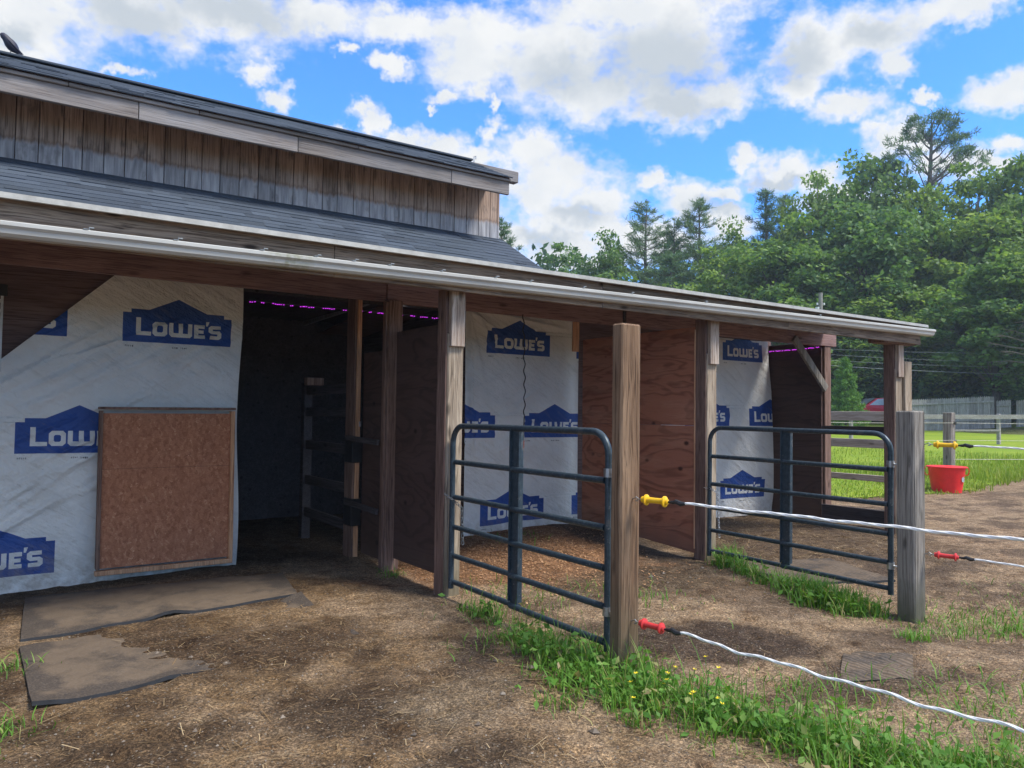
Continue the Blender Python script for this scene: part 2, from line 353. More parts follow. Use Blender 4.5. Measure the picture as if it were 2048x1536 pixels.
def ground_mat():
    m, t = mat("ground_dirt")
    o = t.obj()
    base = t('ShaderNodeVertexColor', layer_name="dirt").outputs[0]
    n1 = t.noise(o, 7, 6, 0.7)
    n2 = t.noise(o, 38, 5, 0.7)
    n3 = t.noise(o, 120, 4, 0.75)
    c = t.mix(t.maprange(n1, 0.42, 0.60, 0, 0.65), base, t.mix(1.0, base, (0.50, 0.44, 0.38), 'MULTIPLY'))
    c = t.mix(t.maprange(n2, 0.42, 0.64, 0, 0.8), c, t.mix(1.0, c, (1.75, 1.66, 1.50), 'MULTIPLY'))
    c = t.mix(t.maprange(n3, 0.50, 0.62, 0, 0.9), c, t.mix(1.0, c, (0.34, 0.29, 0.25), 'MULTIPLY'))
    n4 = t.noise(o, 2.6, 8, 0.78)
    c = t.mix(t.maprange(n4, 0.47, 0.38, 0, 0.7), c, t.mix(1.0, c, (0.48, 0.40, 0.33), 'MULTIPLY'))
    c = t.mix(t.maprange(n4, 0.53, 0.62, 0, 0.75), c, t.mix(1.0, c, (1.42, 1.40, 1.38), 'MULTIPLY'))
    grain = t('ShaderNodeSeparateColor', {0: t.vor(o, 105, 1)})
    gk = t.maprange(t.math('POWER', grain.outputs[0], 1.6), 0, 1, 0.60, 1.60)
    c = t.mix(1.0, c, t('ShaderNodeCombineColor', {0: gk, 1: gk, 2: gk}).outputs[0], 'MULTIPLY')
    v = t.vor(o, 60, 0); vc = t('ShaderNodeSeparateColor', {0: t.vor(o, 60, 1)}).outputs[0]
    peb = t.math('MULTIPLY', t.maprange(v, 0.25, 0.33, 1, 0), t.maprange(vc, 0.78, 0.80))
    c = t.mix(peb, c, (0.34, 0.28, 0.21))
    h = t.math('ADD', t.math('ADD', t.math('MULTIPLY', n1, 1.5), n2), t.math('MULTIPLY', n3, 0.5))
    h = t.math('ADD', h, t.math('ADD', t.math('MULTIPLY', peb, 0.6), t.math('MULTIPLY', grain.outputs[0], 0.35)))
    finish(t, c, 0.92, t.bump(h, 1.0, 0.03), 0, 0.2)
    return m
M_ground = ground_mat()
def lawn_mat():
    m, t = mat("lawn_green")
    o = t.obj()
    c = t.mix(t.maprange(t.noise(o, 0.35, 5, 0.6), 0.35, 0.68), (0.17, 0.25, 0.022), (0.26, 0.325, 0.035))
    c = t.mix(t.maprange(t.noise(o, 14, 5, 0.7), 0.45, 0.75, 0, 0.6), c, (0.11, 0.23, 0.015))
    finish(t, c, 0.9, t.bump(t.noise(o, 20, 5), 0.6, 0.05), 0, 0.15)
    return m
M_lawn = lawn_mat()

def leaf_mat(name, stops, trans=0.35):
    m, t = mat(name)
    r = t.island()
    c = t.ramp(r, stops)
    oi = t('ShaderNodeObjectInfo').outputs['Random']
    k = t.maprange(oi, 0, 1, 0.8, 1.25)
    c = t.mix(1.0, c, t('ShaderNodeCombineColor', {0: k, 1: t.maprange(oi, 0, 1, 0.88, 1.15), 2: 1.0}).outputs[0], 'MULTIPLY')
    d = t('ShaderNodeBsdfPrincipled', {'Base Color': c, 'Roughness': 0.55, 'Specular IOR Level': 0.3})
    tr = t('ShaderNodeBsdfTranslucent', {0: t.mix(1.0, c, (1.2, 1.25, 0.6), 'MULTIPLY')})
    mx = t('ShaderNodeMixShader', {0: trans, 1: d.outputs[0], 2: tr.outputs[0]})
    t('ShaderNodeOutputMaterial', {0: mx.outputs[0]})
    return m
M_leaf = leaf_mat("broad_leaf", [(0, (0.080, 0.165, 0.055)), (0.5, (0.145, 0.25, 0.070)), (1, (0.245, 0.355, 0.095))], 0.42)
M_needle = leaf_mat("pine_needle", [(0, (0.075, 0.14, 0.085)), (0.6, (0.12, 0.205, 0.11)), (1, (0.17, 0.26, 0.13))], 0.3)
M_spruce = leaf_mat("spruce_needle", [(0, (0.10, 0.20, 0.04)), (0.6, (0.16, 0.30, 0.055)), (1, (0.24, 0.38, 0.08))], 0.3)
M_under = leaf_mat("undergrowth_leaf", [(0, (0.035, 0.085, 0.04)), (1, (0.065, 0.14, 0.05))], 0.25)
M_grass = leaf_mat("grass_blade", [(0, (0.075, 0.19, 0.025)), (0.6, (0.13, 0.29, 0.04)), (0.86, (0.20, 0.35, 0.07)), (0.94, (0.33, 0.32, 0.13)), (1, (0.40, 0.31, 0.17))], 0.35)
M_lawnblade = leaf_mat("lawn_blade", [(0, (0.14, 0.24, 0.025)), (0.7, (0.22, 0.31, 0.04)), (1, (0.36, 0.36, 0.12))], 0.4)
M_straw = leaf_mat("straw", [(0, (0.16, 0.095, 0.045)), (0.6, (0.33, 0.22, 0.11)), (1, (0.50, 0.38, 0.22))], 0.1)
M_shaving = leaf_mat("wood_shaving", [(0, (0.20, 0.11, 0.06)), (0.5, (0.35, 0.20, 0.11)), (1, (0.50, 0.33, 0.20))], 0.1)
M_stone = leaf_mat("gravel_stone", [(0, (0.11, 0.08, 0.055)), (0.7, (0.22, 0.165, 0.115)), (1, (0.34, 0.28, 0.21))], 0.0)
M_bark = wood("tree_bark", (0.05, 0.042, 0.035), (0.12, 0.10, 0.085), (0.20, 0.18, 0.16), 'Z', crack=0.5, knots=0)
M_barkpale = wood("pale_bark", (0.12, 0.11, 0.10), (0.26, 0.24, 0.22), (0.36, 0.34, 0.32), 'Z', crack=0.3, knots=0)
M_flower = plain("yellow_petal", (0.85, 0.65, 0.02), 0.6, var=0.1)
M_bird = plain("bird_feather", (0.030, 0.032, 0.055), 0.5, var=0.4)
M_beak = plain("bird_beak", (0.05, 0.045, 0.04), 0.5)
M_carred = plain("car_red_paint", (0.55, 0.03, 0.055), 0.25, 0.2, 0.5, 0.05)
M_glass = plain("car_glass", (0.30, 0.36, 0.40), 0.1, 0.0, 0.8, 0.1)
M_tyre = plain("tyre_rubber", (0.02, 0.02, 0.02), 0.8)
def led_mat():
    m, t = mat("pink_led_glow")
    e = t('ShaderNodeEmission', {0: (0.62, 0.04, 0.80, 1), 1: 0.7})
    t('ShaderNodeOutputMaterial', {0: e.outputs[0]})
    return m
M_led = led_mat()

# ------------------------------------------------------------------ mesh helpers
class MB:
    def __init__(s): s.v = []; s.f = []; s.m = []
    def add(s, vs, fs, mi=0):
        b = len(s.v); s.v += [tuple(p) for p in vs]
        s.f += [tuple(b + i for i in f) for f in fs]; s.m += [mi] * len(fs)
        return s
    def box(s, x0, x1, y0, y1, z0, z1, mi=0, bev=0.006, jit=0.0, top=None):
        """chamfered box; jit moves the corners a little, as rough timber does"""
        b = min(bev, (x1 - x0) * .3, (y1 - y0) * .3, (z1 - z0) * .3)
        bm = bmesh.new()
        bmesh.ops.create_cube(bm, size=1)
        for v in bm.verts:
            v.co = Vector((x0 if v.co.x < 0 else x1, y0 if v.co.y < 0 else y1, z0 if v.co.z < 0 else z1))
            if jit: v.co += Vector((random.uniform(-jit, jit), random.uniform(-jit, jit), 0))
        if b > 0.0005:
            bmesh.ops.bevel(bm, geom=list(bm.edges), offset=b, segments=1, affect='EDGES')
        s.bm(bm, mi); bm.free(); return s
    def bm(s, bm, mi=0):
        bm.verts.index_update()
        s.add([v.co[:] for v in bm.verts], [[v.index for v in f.verts] for f in bm.faces], mi)
    def beam(s, a, b, w, h, mi=0, up=(0, 0, 1), bev=0.004):
        a, b = Vector(a), Vector(b); d = (b - a); L = d.length; d.normalize()
        u = Vector(up); sd = d.cross(u).normalized(); u = sd.cross(d).normalized()
        t = MB(); t.box(-w / 2, w / 2, -h / 2, h / 2, 0, L, 0, bev)
        s.add([a + sd * p[0] + u * p[1] + d * p[2] for p in t.v], t.f, mi); return s
    def tube(s, pts, r, seg=8, mi=0, cap=True):
        pts = [Vector(p) for p in pts]; N = len(pts)
        rs = r if isinstance(r, (list, tuple)) else [r] * N
        tan = [(pts[min(i + 1, N - 1)] - pts[max(i - 1, 0)]).normalized() for i in range(N)]
        ref = Vector((0, 0, 1)) if abs(tan[0].z) < 0.9 else Vector((1, 0, 0))
        nrm = (ref - tan[0] * ref.dot(tan[0])).normalized()
        vs = []
        for i in range(N):
            nrm = (nrm - tan[i] * nrm.dot(tan[i])).normalized()
            bi = tan[i].cross(nrm)
            for k in range(seg):
                a = 2 * math.pi * k / seg
                vs.append(pts[i] + (nrm * math.cos(a) + bi * math.sin(a)) * rs[i])
        fs = [(i * seg + k, i * seg + (k + 1) % seg, (i + 1) * seg + (k + 1) % seg, (i + 1) * seg + k) for i in range(N - 1) for k in range(seg)]
        if cap:
            fs += [tuple(range(seg))[::-1], tuple((N - 1) * seg + k for k in range(seg))]
        s.add(vs, fs, mi); return s
    def lathe(s, prof, a, b, seg=20, mi=0):
        """prof: (distance along a->b as metres, radius)"""
        a, b = Vector(a), Vector(b); d = (b - a).normalized()
        s.tube([a + d * t for t, _ in prof], [max(r, 1e-4) for _, r in prof], seg, mi); return s
    def build(s, name, mats, parent=None, smooth=False, loc=None):
        me = bpy.data.meshes.new(name)
        me.from_pydata(s.v, [], s.f)
        mats = mats if isinstance(mats, (list, tuple)) else [mats]
        for m in mats: me.materials.append(m)
        if len(mats) > 1: me.polygons.foreach_set('material_index', s.m)
        if smooth:
            me.polygons.foreach_set('use_smooth', [True] * len(me.polygons))
            try: me.set_sharp_from_angle(angle=math.radians(40))
            except Exception: pass
        me.update()
        o = bpy.data.objects.new(name, me); COL.objects.link(o)
        if parent is not None: o.parent = parent
        if loc is not None: o.location = loc
        return o

def quads(name, P, m, parent=None, tri=False):
    """P: (n,k,3) array, one polygon of k corners per row"""
    P = np.asarray(P, dtype=np.float32); nq, k = P.shape[:2]
    me = bpy.data.meshes.new(name)
    me.vertices.add(nq * k); me.vertices.foreach_set('co', P.reshape(-1))
    me.loops.add(nq * k); me.loops.foreach_set('vertex_index', np.arange(nq * k, dtype=np.int32))
    me.polygons.add(nq); me.polygons.foreach_set('loop_start', np.arange(0, nq * k, k, dtype=np.int32))
    me.update(calc_edges=True)
    me.materials.append(m)
    o = bpy.data.objects.new(name, me); COL.objects.link(o)
    if parent is not None: o.parent = parent
    return o

def tag(o, label=None, cat=None, group=None, kind=None):
    if label: o['label'] = label
    if cat: o['category'] = cat
    if group: o['group'] = group
    if kind: o['kind'] = kind
    return o
def empty(name, loc=(0, 0, 0), label=None, cat=None, group=None, rz=0):
    o = bpy.data.objects.new(name, None); COL.objects.link(o)
    o.location = loc; o.rotation_euler = (0, 0, rz); o.empty_display_size = 0.2
    return tag(o, label, cat, group)
def kids(o): return [c for c in bpy.data.objects if c.parent == o]
def copy_tree(o, parent=None):
    c = o.copy(); COL.objects.link(c)
    if parent is not None: c.parent = parent
    for ch in kids(o): copy_tree(ch, c)
    return c

rng = np.random.default_rng(7)
random.seed(7)
_perm = np.random.default_rng(3).random((256, 256))
def vnoise(x, y, sc=1.0, oct=4, seed=0):
    x = np.asarray(x, float) * sc + seed * 17.3; y = np.asarray(y, float) * sc + seed * 9.1
    r = 0; a = 1; tot = 0
    for _ in range(oct):
        xi = np.floor(x).astype(int); yi = np.floor(y).astype(int)
        fx = x - xi; fy = y - yi; fx = fx * fx * (3 - 2 * fx); fy = fy * fy * (3 - 2 * fy)
        P = lambda i, j: _perm[(xi + i) % 256, (yi + j) % 256]
        r = r + a * ((P(0, 0) * (1 - fx) + P(1, 0) * fx) * (1 - fy) + (P(0, 1) * (1 - fx) + P(1, 1) * fx) * fy)
        tot += a; a *= 0.5; x = x * 2.03 + 5.2; y = y * 2.03 + 1.7
    return r / tot
def sstep(a, b, x):
    t = np.clip((np.asarray(x, float) - a) / (b - a), 0, 1); return t * t * (3 - 2 * t)

# ------------------------------------------------------------------ ground
def gbase(x, y):
    x = np.asarray(x, float); y = np.asarray(y, float)
    s = np.hypot(x, y)
    z = .0225 * np.maximum(0, s - 14) + .09 * np.maximum(0, np.minimum(s, 52) - 47.5) + .03 * np.maximum(0, np.minimum(s, 130) - 55)
    z = z * (s < 400)
    z = z - 0.07 * sstep(1.9, 0.0, x) * sstep(6.0, 7.4, y)                              # falls away at the left of the wall
    z = z + 0.13 * np.exp(-(((x - 5.6) / 1.0) ** 2 + ((y - 7.1) / 0.75) ** 2))           # bedding heaped in the stall
    z = z + 0.06 * np.exp(-(((x - 4.2) / 1.2) ** 2 + ((y - 7.0) / 0.8) ** 2))
    z = z - 0.085 * np.exp(-(((x - 5.8) / 1.1) ** 2 + ((y - 3.0) / 0.8) ** 2))
    return z
_hr = np.random.default_rng(19)
HOOF = [(_hr.uniform(.3, 8.5), _hr.uniform(1.6, 5.0), _hr.uniform(0, 6.28), _hr.uniform(.6, 1.1)) for _ in range(190)] + [(_hr.uniform(6.2, 9.3), _hr.uniform(4.5, 7.2), _hr.uniform(0, 6.28), _hr.uniform(.6, 1.2)) for _ in range(60)]
def hoof_z(x, y):
    """shallow trodden hoof prints with a raised rim"""
    z = np.zeros(np.broadcast(x, y).shape)
    if z.size == 1:
        return z
    for hx, hy, ha, hk in HOOF:
        dx, dy = x - hx, y - hy
        k = (np.abs(dx) < .2) & (np.abs(dy) < .2)
        if not k.any(): continue
        u = (dx[k] * math.cos(ha) + dy[k] * math.sin(ha)) / 1.2; v = -dx[k] * math.sin(ha) + dy[k] * math.cos(ha)
        r = np.hypot(u, v)
        z[k] += hk * (-.020 * np.exp(-(r / .050) ** 4) + .007 * np.exp(-((r - .082) / .022) ** 2))
    return z
def ground_z(x, y):
    x = np.asarray(x, float); y = np.asarray(y, float)
    near = sstep(22, 12, np.hypot(x, y))
    return gbase(x, y) + near * (0.035 * (vnoise(x, y, 1.4, 3, 1) - 0.5) + 0.022 * (vnoise(x, y, 9, 3, 2) - 0.5)) + hoof_z(x, y) - 0.004

def axis_pts(lo, hi, step, far_lo, far_hi):
    a = list(np.arange(lo, hi, step)); s = step; p = a[-1]
    while p < far_hi: s *= 1.13; p += s; a.append(p)
    s = step; p = lo; b = []
    while p > far_lo: s *= 1.25; p -= s; b.append(p)
    return np.array(b[::-1] + a)
gx = axis_pts(-0.6, 11.0, 0.035, -250, 500); gy = axis_pts(1.2, 9.0, 0.035, -250, 500)
GX, GY = np.meshgrid(gx, gy, indexing='ij')
GZ = ground_z(GX, GY)
def patch(x, y, cx, cy, rx, ry, ang=0, soft=0.5, seed=0, wob=0.35):
    ca, sa = math.cos(ang), math.sin(ang)
    u = ((x - cx) * ca + (y - cy) * sa) / rx; v = (-(x - cx) * sa + (y - cy) * ca) / ry
    r = np.hypot(u, v) + wob * (vnoise(x, y, 3.5, 4, seed) - 0.5) * 2
    return sstep(1 + soft * .5, 1 - soft * .5, r)
def lerp(c, m, col): return c * (1 - m[..., None]) + np.array(col) * m[..., None]
x, y = GX, GY
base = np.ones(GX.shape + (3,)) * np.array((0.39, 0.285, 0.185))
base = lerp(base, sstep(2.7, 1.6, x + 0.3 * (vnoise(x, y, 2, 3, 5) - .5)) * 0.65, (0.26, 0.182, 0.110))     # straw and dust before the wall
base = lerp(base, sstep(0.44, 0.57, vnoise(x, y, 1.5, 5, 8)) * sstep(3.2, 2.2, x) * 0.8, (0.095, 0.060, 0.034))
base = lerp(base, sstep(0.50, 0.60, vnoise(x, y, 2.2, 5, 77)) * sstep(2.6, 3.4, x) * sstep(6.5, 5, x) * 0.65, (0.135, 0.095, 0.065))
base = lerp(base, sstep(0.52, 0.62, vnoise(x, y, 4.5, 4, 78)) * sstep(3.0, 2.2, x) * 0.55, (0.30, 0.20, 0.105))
base = lerp(base, patch(x, y, 1.25, 4.75, 0.85, 0.45, 0.1, 0.7, 3) * 0.85, (0.095, 0.060, 0.035))
base = lerp(base, patch(x, y, 1.42, 3.55, 0.30, 0.26, 0, 0.8, 4) * 0.85, (0.085, 0.058, 0.038))
base = lerp(base, patch(x, y, 0.75, 3.6, 0.3, 0.2, 0, 0.8, 14) * 0.7, (0.09, 0.06, 0.038))
base = lerp(base, patch(x, y, 2.42, 3.95, 0.42, 0.13, 1.0, 0.7, 6) * 0.85, (0.115, 0.085, 0.062))
base = lerp(base, patch(x, y, 2.0, 3.35, 0.42, 0.28, 0.3, 0.6, 9) * 0.7, (0.235, 0.185, 0.130))
base = lerp(base, patch(x, y, 1.75, 2.75, 0.25, 0.22, 0.3, 0.8, 19) * 0.8, (0.10, 0.072, 0.05))
base = lerp(base, patch(x, y, 3.95, 3.35, 0.66, 0.42, -0.5, 0.35, 11) * 0.92, (0.085, 0.060, 0.044))         # damp patch by the gate post
base = lerp(base, patch(x, y, 3.25, 3.75, 0.55, 0.35, 0.4, 0.6, 12) * 0.8, (0.11, 0.078, 0.055))
base = lerp(base, patch(x, y, 4.2, 2.45, 0.5, 0.3, 0.2, 0.6, 13) * 0.75, (0.125, 0.09, 0.066))
base = lerp(base, patch(x, y, 5.0, 2.9, 0.6, 0.25, 0.2, 0.7, 23) * 0.6, (0.135, 0.10, 0.075))
base = lerp(base, patch(x, y, 5.05, 3.75, 0.35, 0.35, 0.4, 0.8, 33) * 0.6, (0.28, 0.21, 0.15))
base = lerp(base, patch(x, y, 4.4, 6.35, 1.55, 1.35, 0, 0.35, 15) * 0.95, (0.33, 0.185, 0.100))              # fresh shavings
base = lerp(base, patch(x, y, 4.7, 4.9, 1.0, 0.5, 0, 0.6, 16) * 0.75, (0.135, 0.10, 0.065))
base = lerp(base, patch(x, y, 5.75, 6.6, 0.35, 1.2, 0, 0.6, 17) * 0.8, (0.075, 0.068, 0.058))
base = lerp(base, patch(x, y, 7.7, 5.8, 1.9, 1.9, 0, 0.4, 18) * 0.85, (0.115, 0.080, 0.052))                 # trodden bedding in the end stall
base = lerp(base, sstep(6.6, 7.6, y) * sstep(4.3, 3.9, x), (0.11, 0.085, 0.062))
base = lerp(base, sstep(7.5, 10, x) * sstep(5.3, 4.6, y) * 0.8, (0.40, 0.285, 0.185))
base = lerp(base, sstep(0.48, 0.58, vnoise(x, y, 2.6, 5, 31)) * sstep(5.5, 7, x) * 0.7, (0.13, 0.092, 0.065))
base = lerp(base, sstep(24, 40, np.hypot(x, y)), (0.14, 0.16, 0.06))
me = bpy.data.meshes.new("ground")
V = np.stack([GX, GY, GZ], -1).reshape(-1, 3).astype(np.float32)
ni, nj = GX.shape
idx = np.arange(ni * nj).reshape(ni, nj)
F4 = np.stack([idx[:-1, :-1], idx[1:, :-1], idx[1:, 1:], idx[:-1, 1:]], -1).reshape(-1, 4).astype(np.int32)
me.vertices.add(len(V)); me.vertices.foreach_set('co', V.reshape(-1))
me.loops.add(F4.size); me.loops.foreach_set('vertex_index', F4.reshape(-1))
me.polygons.add(len(F4)); me.polygons.foreach_set('loop_start', np.arange(0, F4.size, 4, dtype=np.int32))
me.polygons.foreach_set('use_smooth', np.ones(len(F4), bool))
me.update(calc_edges=True)
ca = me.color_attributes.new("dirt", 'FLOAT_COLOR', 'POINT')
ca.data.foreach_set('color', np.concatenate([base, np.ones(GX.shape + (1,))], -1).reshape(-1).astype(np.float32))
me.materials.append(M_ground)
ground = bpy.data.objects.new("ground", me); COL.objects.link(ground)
tag(ground, "bare sandy dirt yard in front of the barn", "ground", kind='structure')

# lawn: everything past a ragged edge beyond the yard
def lawn_mask(x, y):
    # distance past the line (12.1,8.1) - (14.7,7.6) - (19.8,8.1), measured away from the yard
    edge = np.interp(x, [9.5, 11.0, 12.1, 13.0, 14.7, 15.7, 19.8, 26, 60], [9.8, 8.8, 8.1, 7.75, 7.45, 7.3, 8.0, 5.5, -15])
    return (y - edge) + 0.5 * (vnoise(x, y, 1.2, 4, 41) - 0.5)
lx = axis_pts(9.3, 24, 0.11, 9.2, 72); ly = axis_pts(5.5, 15, 0.11, -20, 60)
LX, LY = np.meshgrid(lx, ly, indexing='ij')
LM = lawn_mask(LX, LY) * (np.hypot(LX, LY) < 62)
LZ = ground_z(LX, LY) + 0.012
idx = np.arange(LX.size).reshape(LX.shape)
F4 = np.stack([idx[:-1, :-1], idx[1:, :-1], idx[1:, 1:], idx[:-1, 1:]], -1)
ok = (LM[:-1, :-1] > 0) & (LX[:-1, :-1] > 9.6)
lm = MB(); lm.v = np.stack([LX, LY, LZ], -1).reshape(-1, 3).tolist(); lm.f = F4[ok].tolist(); lm.m = [0] * len(lm.f)
lawn = tag(lm.build("lawn", M_lawn), "bright mown lawn between the dirt yard and the picket fence", "lawn", kind='structure')

# ------------------------------------------------------------------ barn
barn = empty("horse_barn", (0, 0, 0), "low wooden horse barn with raised plank clerestory, dark shingles and open stalls", "barn")
XL = -3.6
m = MB()
xx = XL
while xx < 3.66:
    w = random.choice([.11, .12, .125, .135]); x1 = min(xx + w, 3.68)
    m.box(xx + .002, x1 - .002, 5.70 + random.uniform(-.002, .003), 5.725, 2.955, 3.42, 0, 0.003); xx += w
m.build("siding_wall", M_siding, barn)
MB().box(3.682, 3.705, 5.705, 5.80, 2.93, 3.42).build("corner_board", M_siding, barn)
# upper fascia in lengths, with a thin drip board on top
m = MB(); cuts = [XL, -1.4, 0.72, 1.75, 3.0, 3.56]
for a, b in zip(cuts, cuts[1:]): m.box(a + .002, b - .002, 5.335, 5.365, 3.262 + random.uniform(-.004, .004), 3.372, 0, .003)
m.build("fascia", M_fascia, barn)
m = MB(); cuts = [XL, -0.4, 0.33, 1.08, 2.2, 3.58]
for a, b in zip(cuts, cuts[1:]): m.box(a + .002, b - .002, 5.318, 5.36, 3.374, 3.396 + random.uniform(-.003, .003), 0, .003)
m.build("drip_board", M_fascia, barn)
MB().box(XL, 3.55, 5.366, 5.70, 3.385, 3.40, 0, 0).build("soffit", M_wall, barn)

def shingles(m, x0, x1, ya, za, yb, zb, expo=0.085):
    L = math.hypot(yb - ya, zb - za); ty, tz = (yb - ya) / L, (zb - za) / L; ny, nz = -tz, ty
    if nz < 0: ny, nz = -ny, -nz
    k = 0; s = 0
    while s < L:
        e = min(s + expo + .02, L + .01); xx = x0 - random.uniform(0, .2)
        while xx < x1:
            w = random.choice([.10, .14, .17, .21, .28]); a, b = max(xx, x0), min(xx + w, x1)
            lift = .0045 + random.choice([0, 0, .003]) ; ex = random.uniform(-.004, .004)
            if b - a > .01:
                p = lambda xq, sq, h: (xq, ya + ty * sq + ny * h, za + tz * sq + nz * h)
                s0 = s + ex
                m.add([p(a, s0, lift), p(b, s0, lift), p(b, e, .0015), p(a, e, .0015), p(a, s0, -.002), p(b, s0, -.002)],
                      [(0, 1, 2, 3), (4, 5, 1, 0)])
            xx += w
        s += expo; k += 1
RY, RZ = 6.02, 3.737                                            # upper ridge
m = MB(); shingles(m, XL, 3.57, 5.30, 3.40, RY, RZ)
m.build("upper_roof", M_shingle, barn)
MB().box(XL, 3.57, RY - .07, RY + .07, RZ - .012, RZ + .006, 0, .004).build("ridge_cap", M_shingle, barn)
m = MB()                                                       # decking under the shingles and the long rear slope
for (y0, z0, y1, z1) in ((5.335, 3.410, RY, RZ - .004), (RY, RZ - .004, 10.5, 2.78)):
    m.add([(XL, y0, z0), (3.56, y0, z0), (3.56, y1, z1), (XL, y1, z1), (XL, y0, z0 - .03), (3.56, y0, z0 - .03), (3.56, y1, z1 - .03), (XL, y1, z1 - .03)],
          [(0, 1, 2, 3), (7, 6, 5, 4), (0, 4, 5, 1), (1, 5, 6, 2), (2, 6, 7, 3), (3, 7, 4, 0)])
m.build("roof_deck", M_wall, barn)
m = MB(); shingles(m, XL, 3.57, 10.5, 2.785, RY, RZ, 0.3)
m.build("rear_roof", M_shingle, barn)
hb = MB(); hb.box(3.35, 4.10, RY - .03, RY + .05, 3.625, 3.728, 0, .004)
hb.build("ridge_beam", M_fascia, barn)
MB().tube([(3.62, RY, 3.74), (3.62, RY, 3.79), (3.64, RY, 3.80), (3.64, RY, 3.77)], .006, 6).build("hook", M_metal, barn)
# gable end of the main barn above the stall roof
MB().add([(3.55, 5.73, 2.7), (3.55, 10.4, 2.6), (3.55, 10.4, 2.80), (3.55, RY, RZ - .05), (3.55, 5.73, 3.5),
          (3.51, 5.73, 2.7), (3.51, 10.4, 2.6), (3.51, 10.4, 2.80), (3.51, RY, RZ - .05), (3.51, 5.73, 3.5)],
         [(0, 1, 2, 3, 4), (9, 8, 7, 6, 5), (0, 5, 6, 1), (1, 6, 7, 2), (2, 7, 8, 3), (3, 8, 9, 4), (4, 9, 5, 0)]).build("gable_wall", M_siding, barn)
# lower front slope, main part
m = MB(); shingles(m, XL, 3.72, 5.045, 2.60, 5.70, 2.975, 0.08)
m.build("front_roof", M_shingle, barn)
m = MB(); m.add([(XL, 5.05, 2.598), (3.715, 5.05, 2.598), (3.715, 5.70, 2.972), (XL, 5.70, 2.972), (XL, 5.05, 2.57), (3.715, 5.05, 2.57), (3.715, 5.70, 2.944), (XL, 5.70, 2.944)],
              [(0, 1, 2, 3), (7, 6, 5, 4), (0, 4, 5, 1), (1, 5, 6, 2), (2, 6, 7, 3), (3, 7, 4, 0)])
m.build("front_roof_deck", M_wall, barn)
# stall roof to the right, nearly flat
PX1 = 9.69
m = MB(); shingles(m, 3.74, PX1, 5.045, 2.60, 7.6, 2.74, 0.2)
m.build("stall_roof", M_shingle, barn)
m = MB()
for (y0, z0, y1, z1) in ((5.05, 2.596, 7.6, 2.735), (7.6, 2.735, 10.5, 2.50)):
    m.add([(3.73, y0, z0), (PX1, y0, z0), (PX1, y1, z1), (3.73, y1, z1), (3.73, y0, z0 - .02), (PX1, y0, z0 - .02), (PX1, y1, z1 - .02), (3.73, y1, z1 - .02)],
          [(0, 1, 2, 3), (7, 6, 5, 4), (0, 4, 5, 1), (1, 5, 6, 2), (2, 6, 7, 3), (3, 7, 4, 0)])
m.build("stall_roof_deck", M_wall, barn)
MB().box(XL, 3.70, 5.36, 7.4, 2.70, 2.715, 0, 0).build("porch_ceiling", M_wall, barn)
# drip edge, fascia behind the gutter, gutter and its clips
MB().add([(XL, 5.035, 2.605), (PX1, 5.035, 2.605), (PX1, 5.03, 2.572), (XL, 5.03, 2.572), (XL, 5.10, 2.608), (PX1, 5.10, 2.608), (XL, 5.045, 2.570), (PX1, 5.045, 2.570)],
         [(3, 2, 1, 0), (0, 1, 5, 4), (6, 7, 2, 3)]).build("drip_edge", M_drip, barn)
m = MB(); cuts = [XL, -0.6, 1.95, 4.4, 7.0, PX1 - .05]
for a, b in zip(cuts, cuts[1:]): m.box(a + .002, b - .002, 5.105, 5.14, 2.36, 2.592, 0, .002)
m.build("gutter_board", M_board, barn)
def gutz(x): return 2.437 + 0.0114 * x
prof = [(0.0, 0.0), (0.0, -.078), (-.062, -.078), (-.082, -.062), (-.088, -.038), (-.104, -.022), (-.106, -.002), (-.094, 0.004), (-.094, -.012)]
gseg = [XL, 1.62, 6.62, 9.80]
gut = MB()
for a, b in zip(gseg, gseg[1:]):
    vs = []; k = len(prof)
    for xq in (a, b):
        for dy, dz in prof: vs.append((xq, 5.100 + dy, gutz(xq) + dz))
    gut.add(vs, [(i, i + 1, k + i + 1, k + i) for i in range(k - 1)])
    if b == gseg[-1]: gut.add([(b, 5.1 + dy, gutz(b) + dz) for dy, dz in prof[:7]], [tuple(range(7))[::-1]])
for xq in gseg[1:3]:
    for w_ in (xq - .03, xq + .03):
        pass
    vs = []; k = 7
    for xx_ in (xq - .035, xq + .035):
        for dy, dz in prof[:7]: vs.append((xx_, 5.100 + dy * 1.02, gutz(xx_) + dz * 1.02 + .0005))
    gut.add(vs, [(i, i + 1, k + i + 1, k + i) for i in range(k - 1)])
gutter = gut.build("gutter", M_gutter, barn)
for xq in (-0.7, 0.42, 0.9, 1.42, 1.78, 2.05, 2.32, 2.74, 3.22, 3.55, 4.1, 4.65, 5.6, 7.4):
    b = MB(); z = gutz(xq)
    b.box(xq - .012, xq + .012, 4.995, 5.10, z + .004, z + .010, 0, .001)
    b.tube([(xq + .02, 5.02, z + .006), (xq + .02, 5.02, z + .022), (xq + .045, 5.02, z + .022)], .005, 5)
    b.build("gutter_clip", M_cable, gutter)
MB().box(8.9, 9.62, 5.15, 5.36, 2.35, 2.42, 0, .004).build("post_beam", M_brown, barn)
MB().box(XL, 8.89, 5.16, 5.36, 2.40, 2.47, 0, .004).build("eave_beam", M_brown, barn)

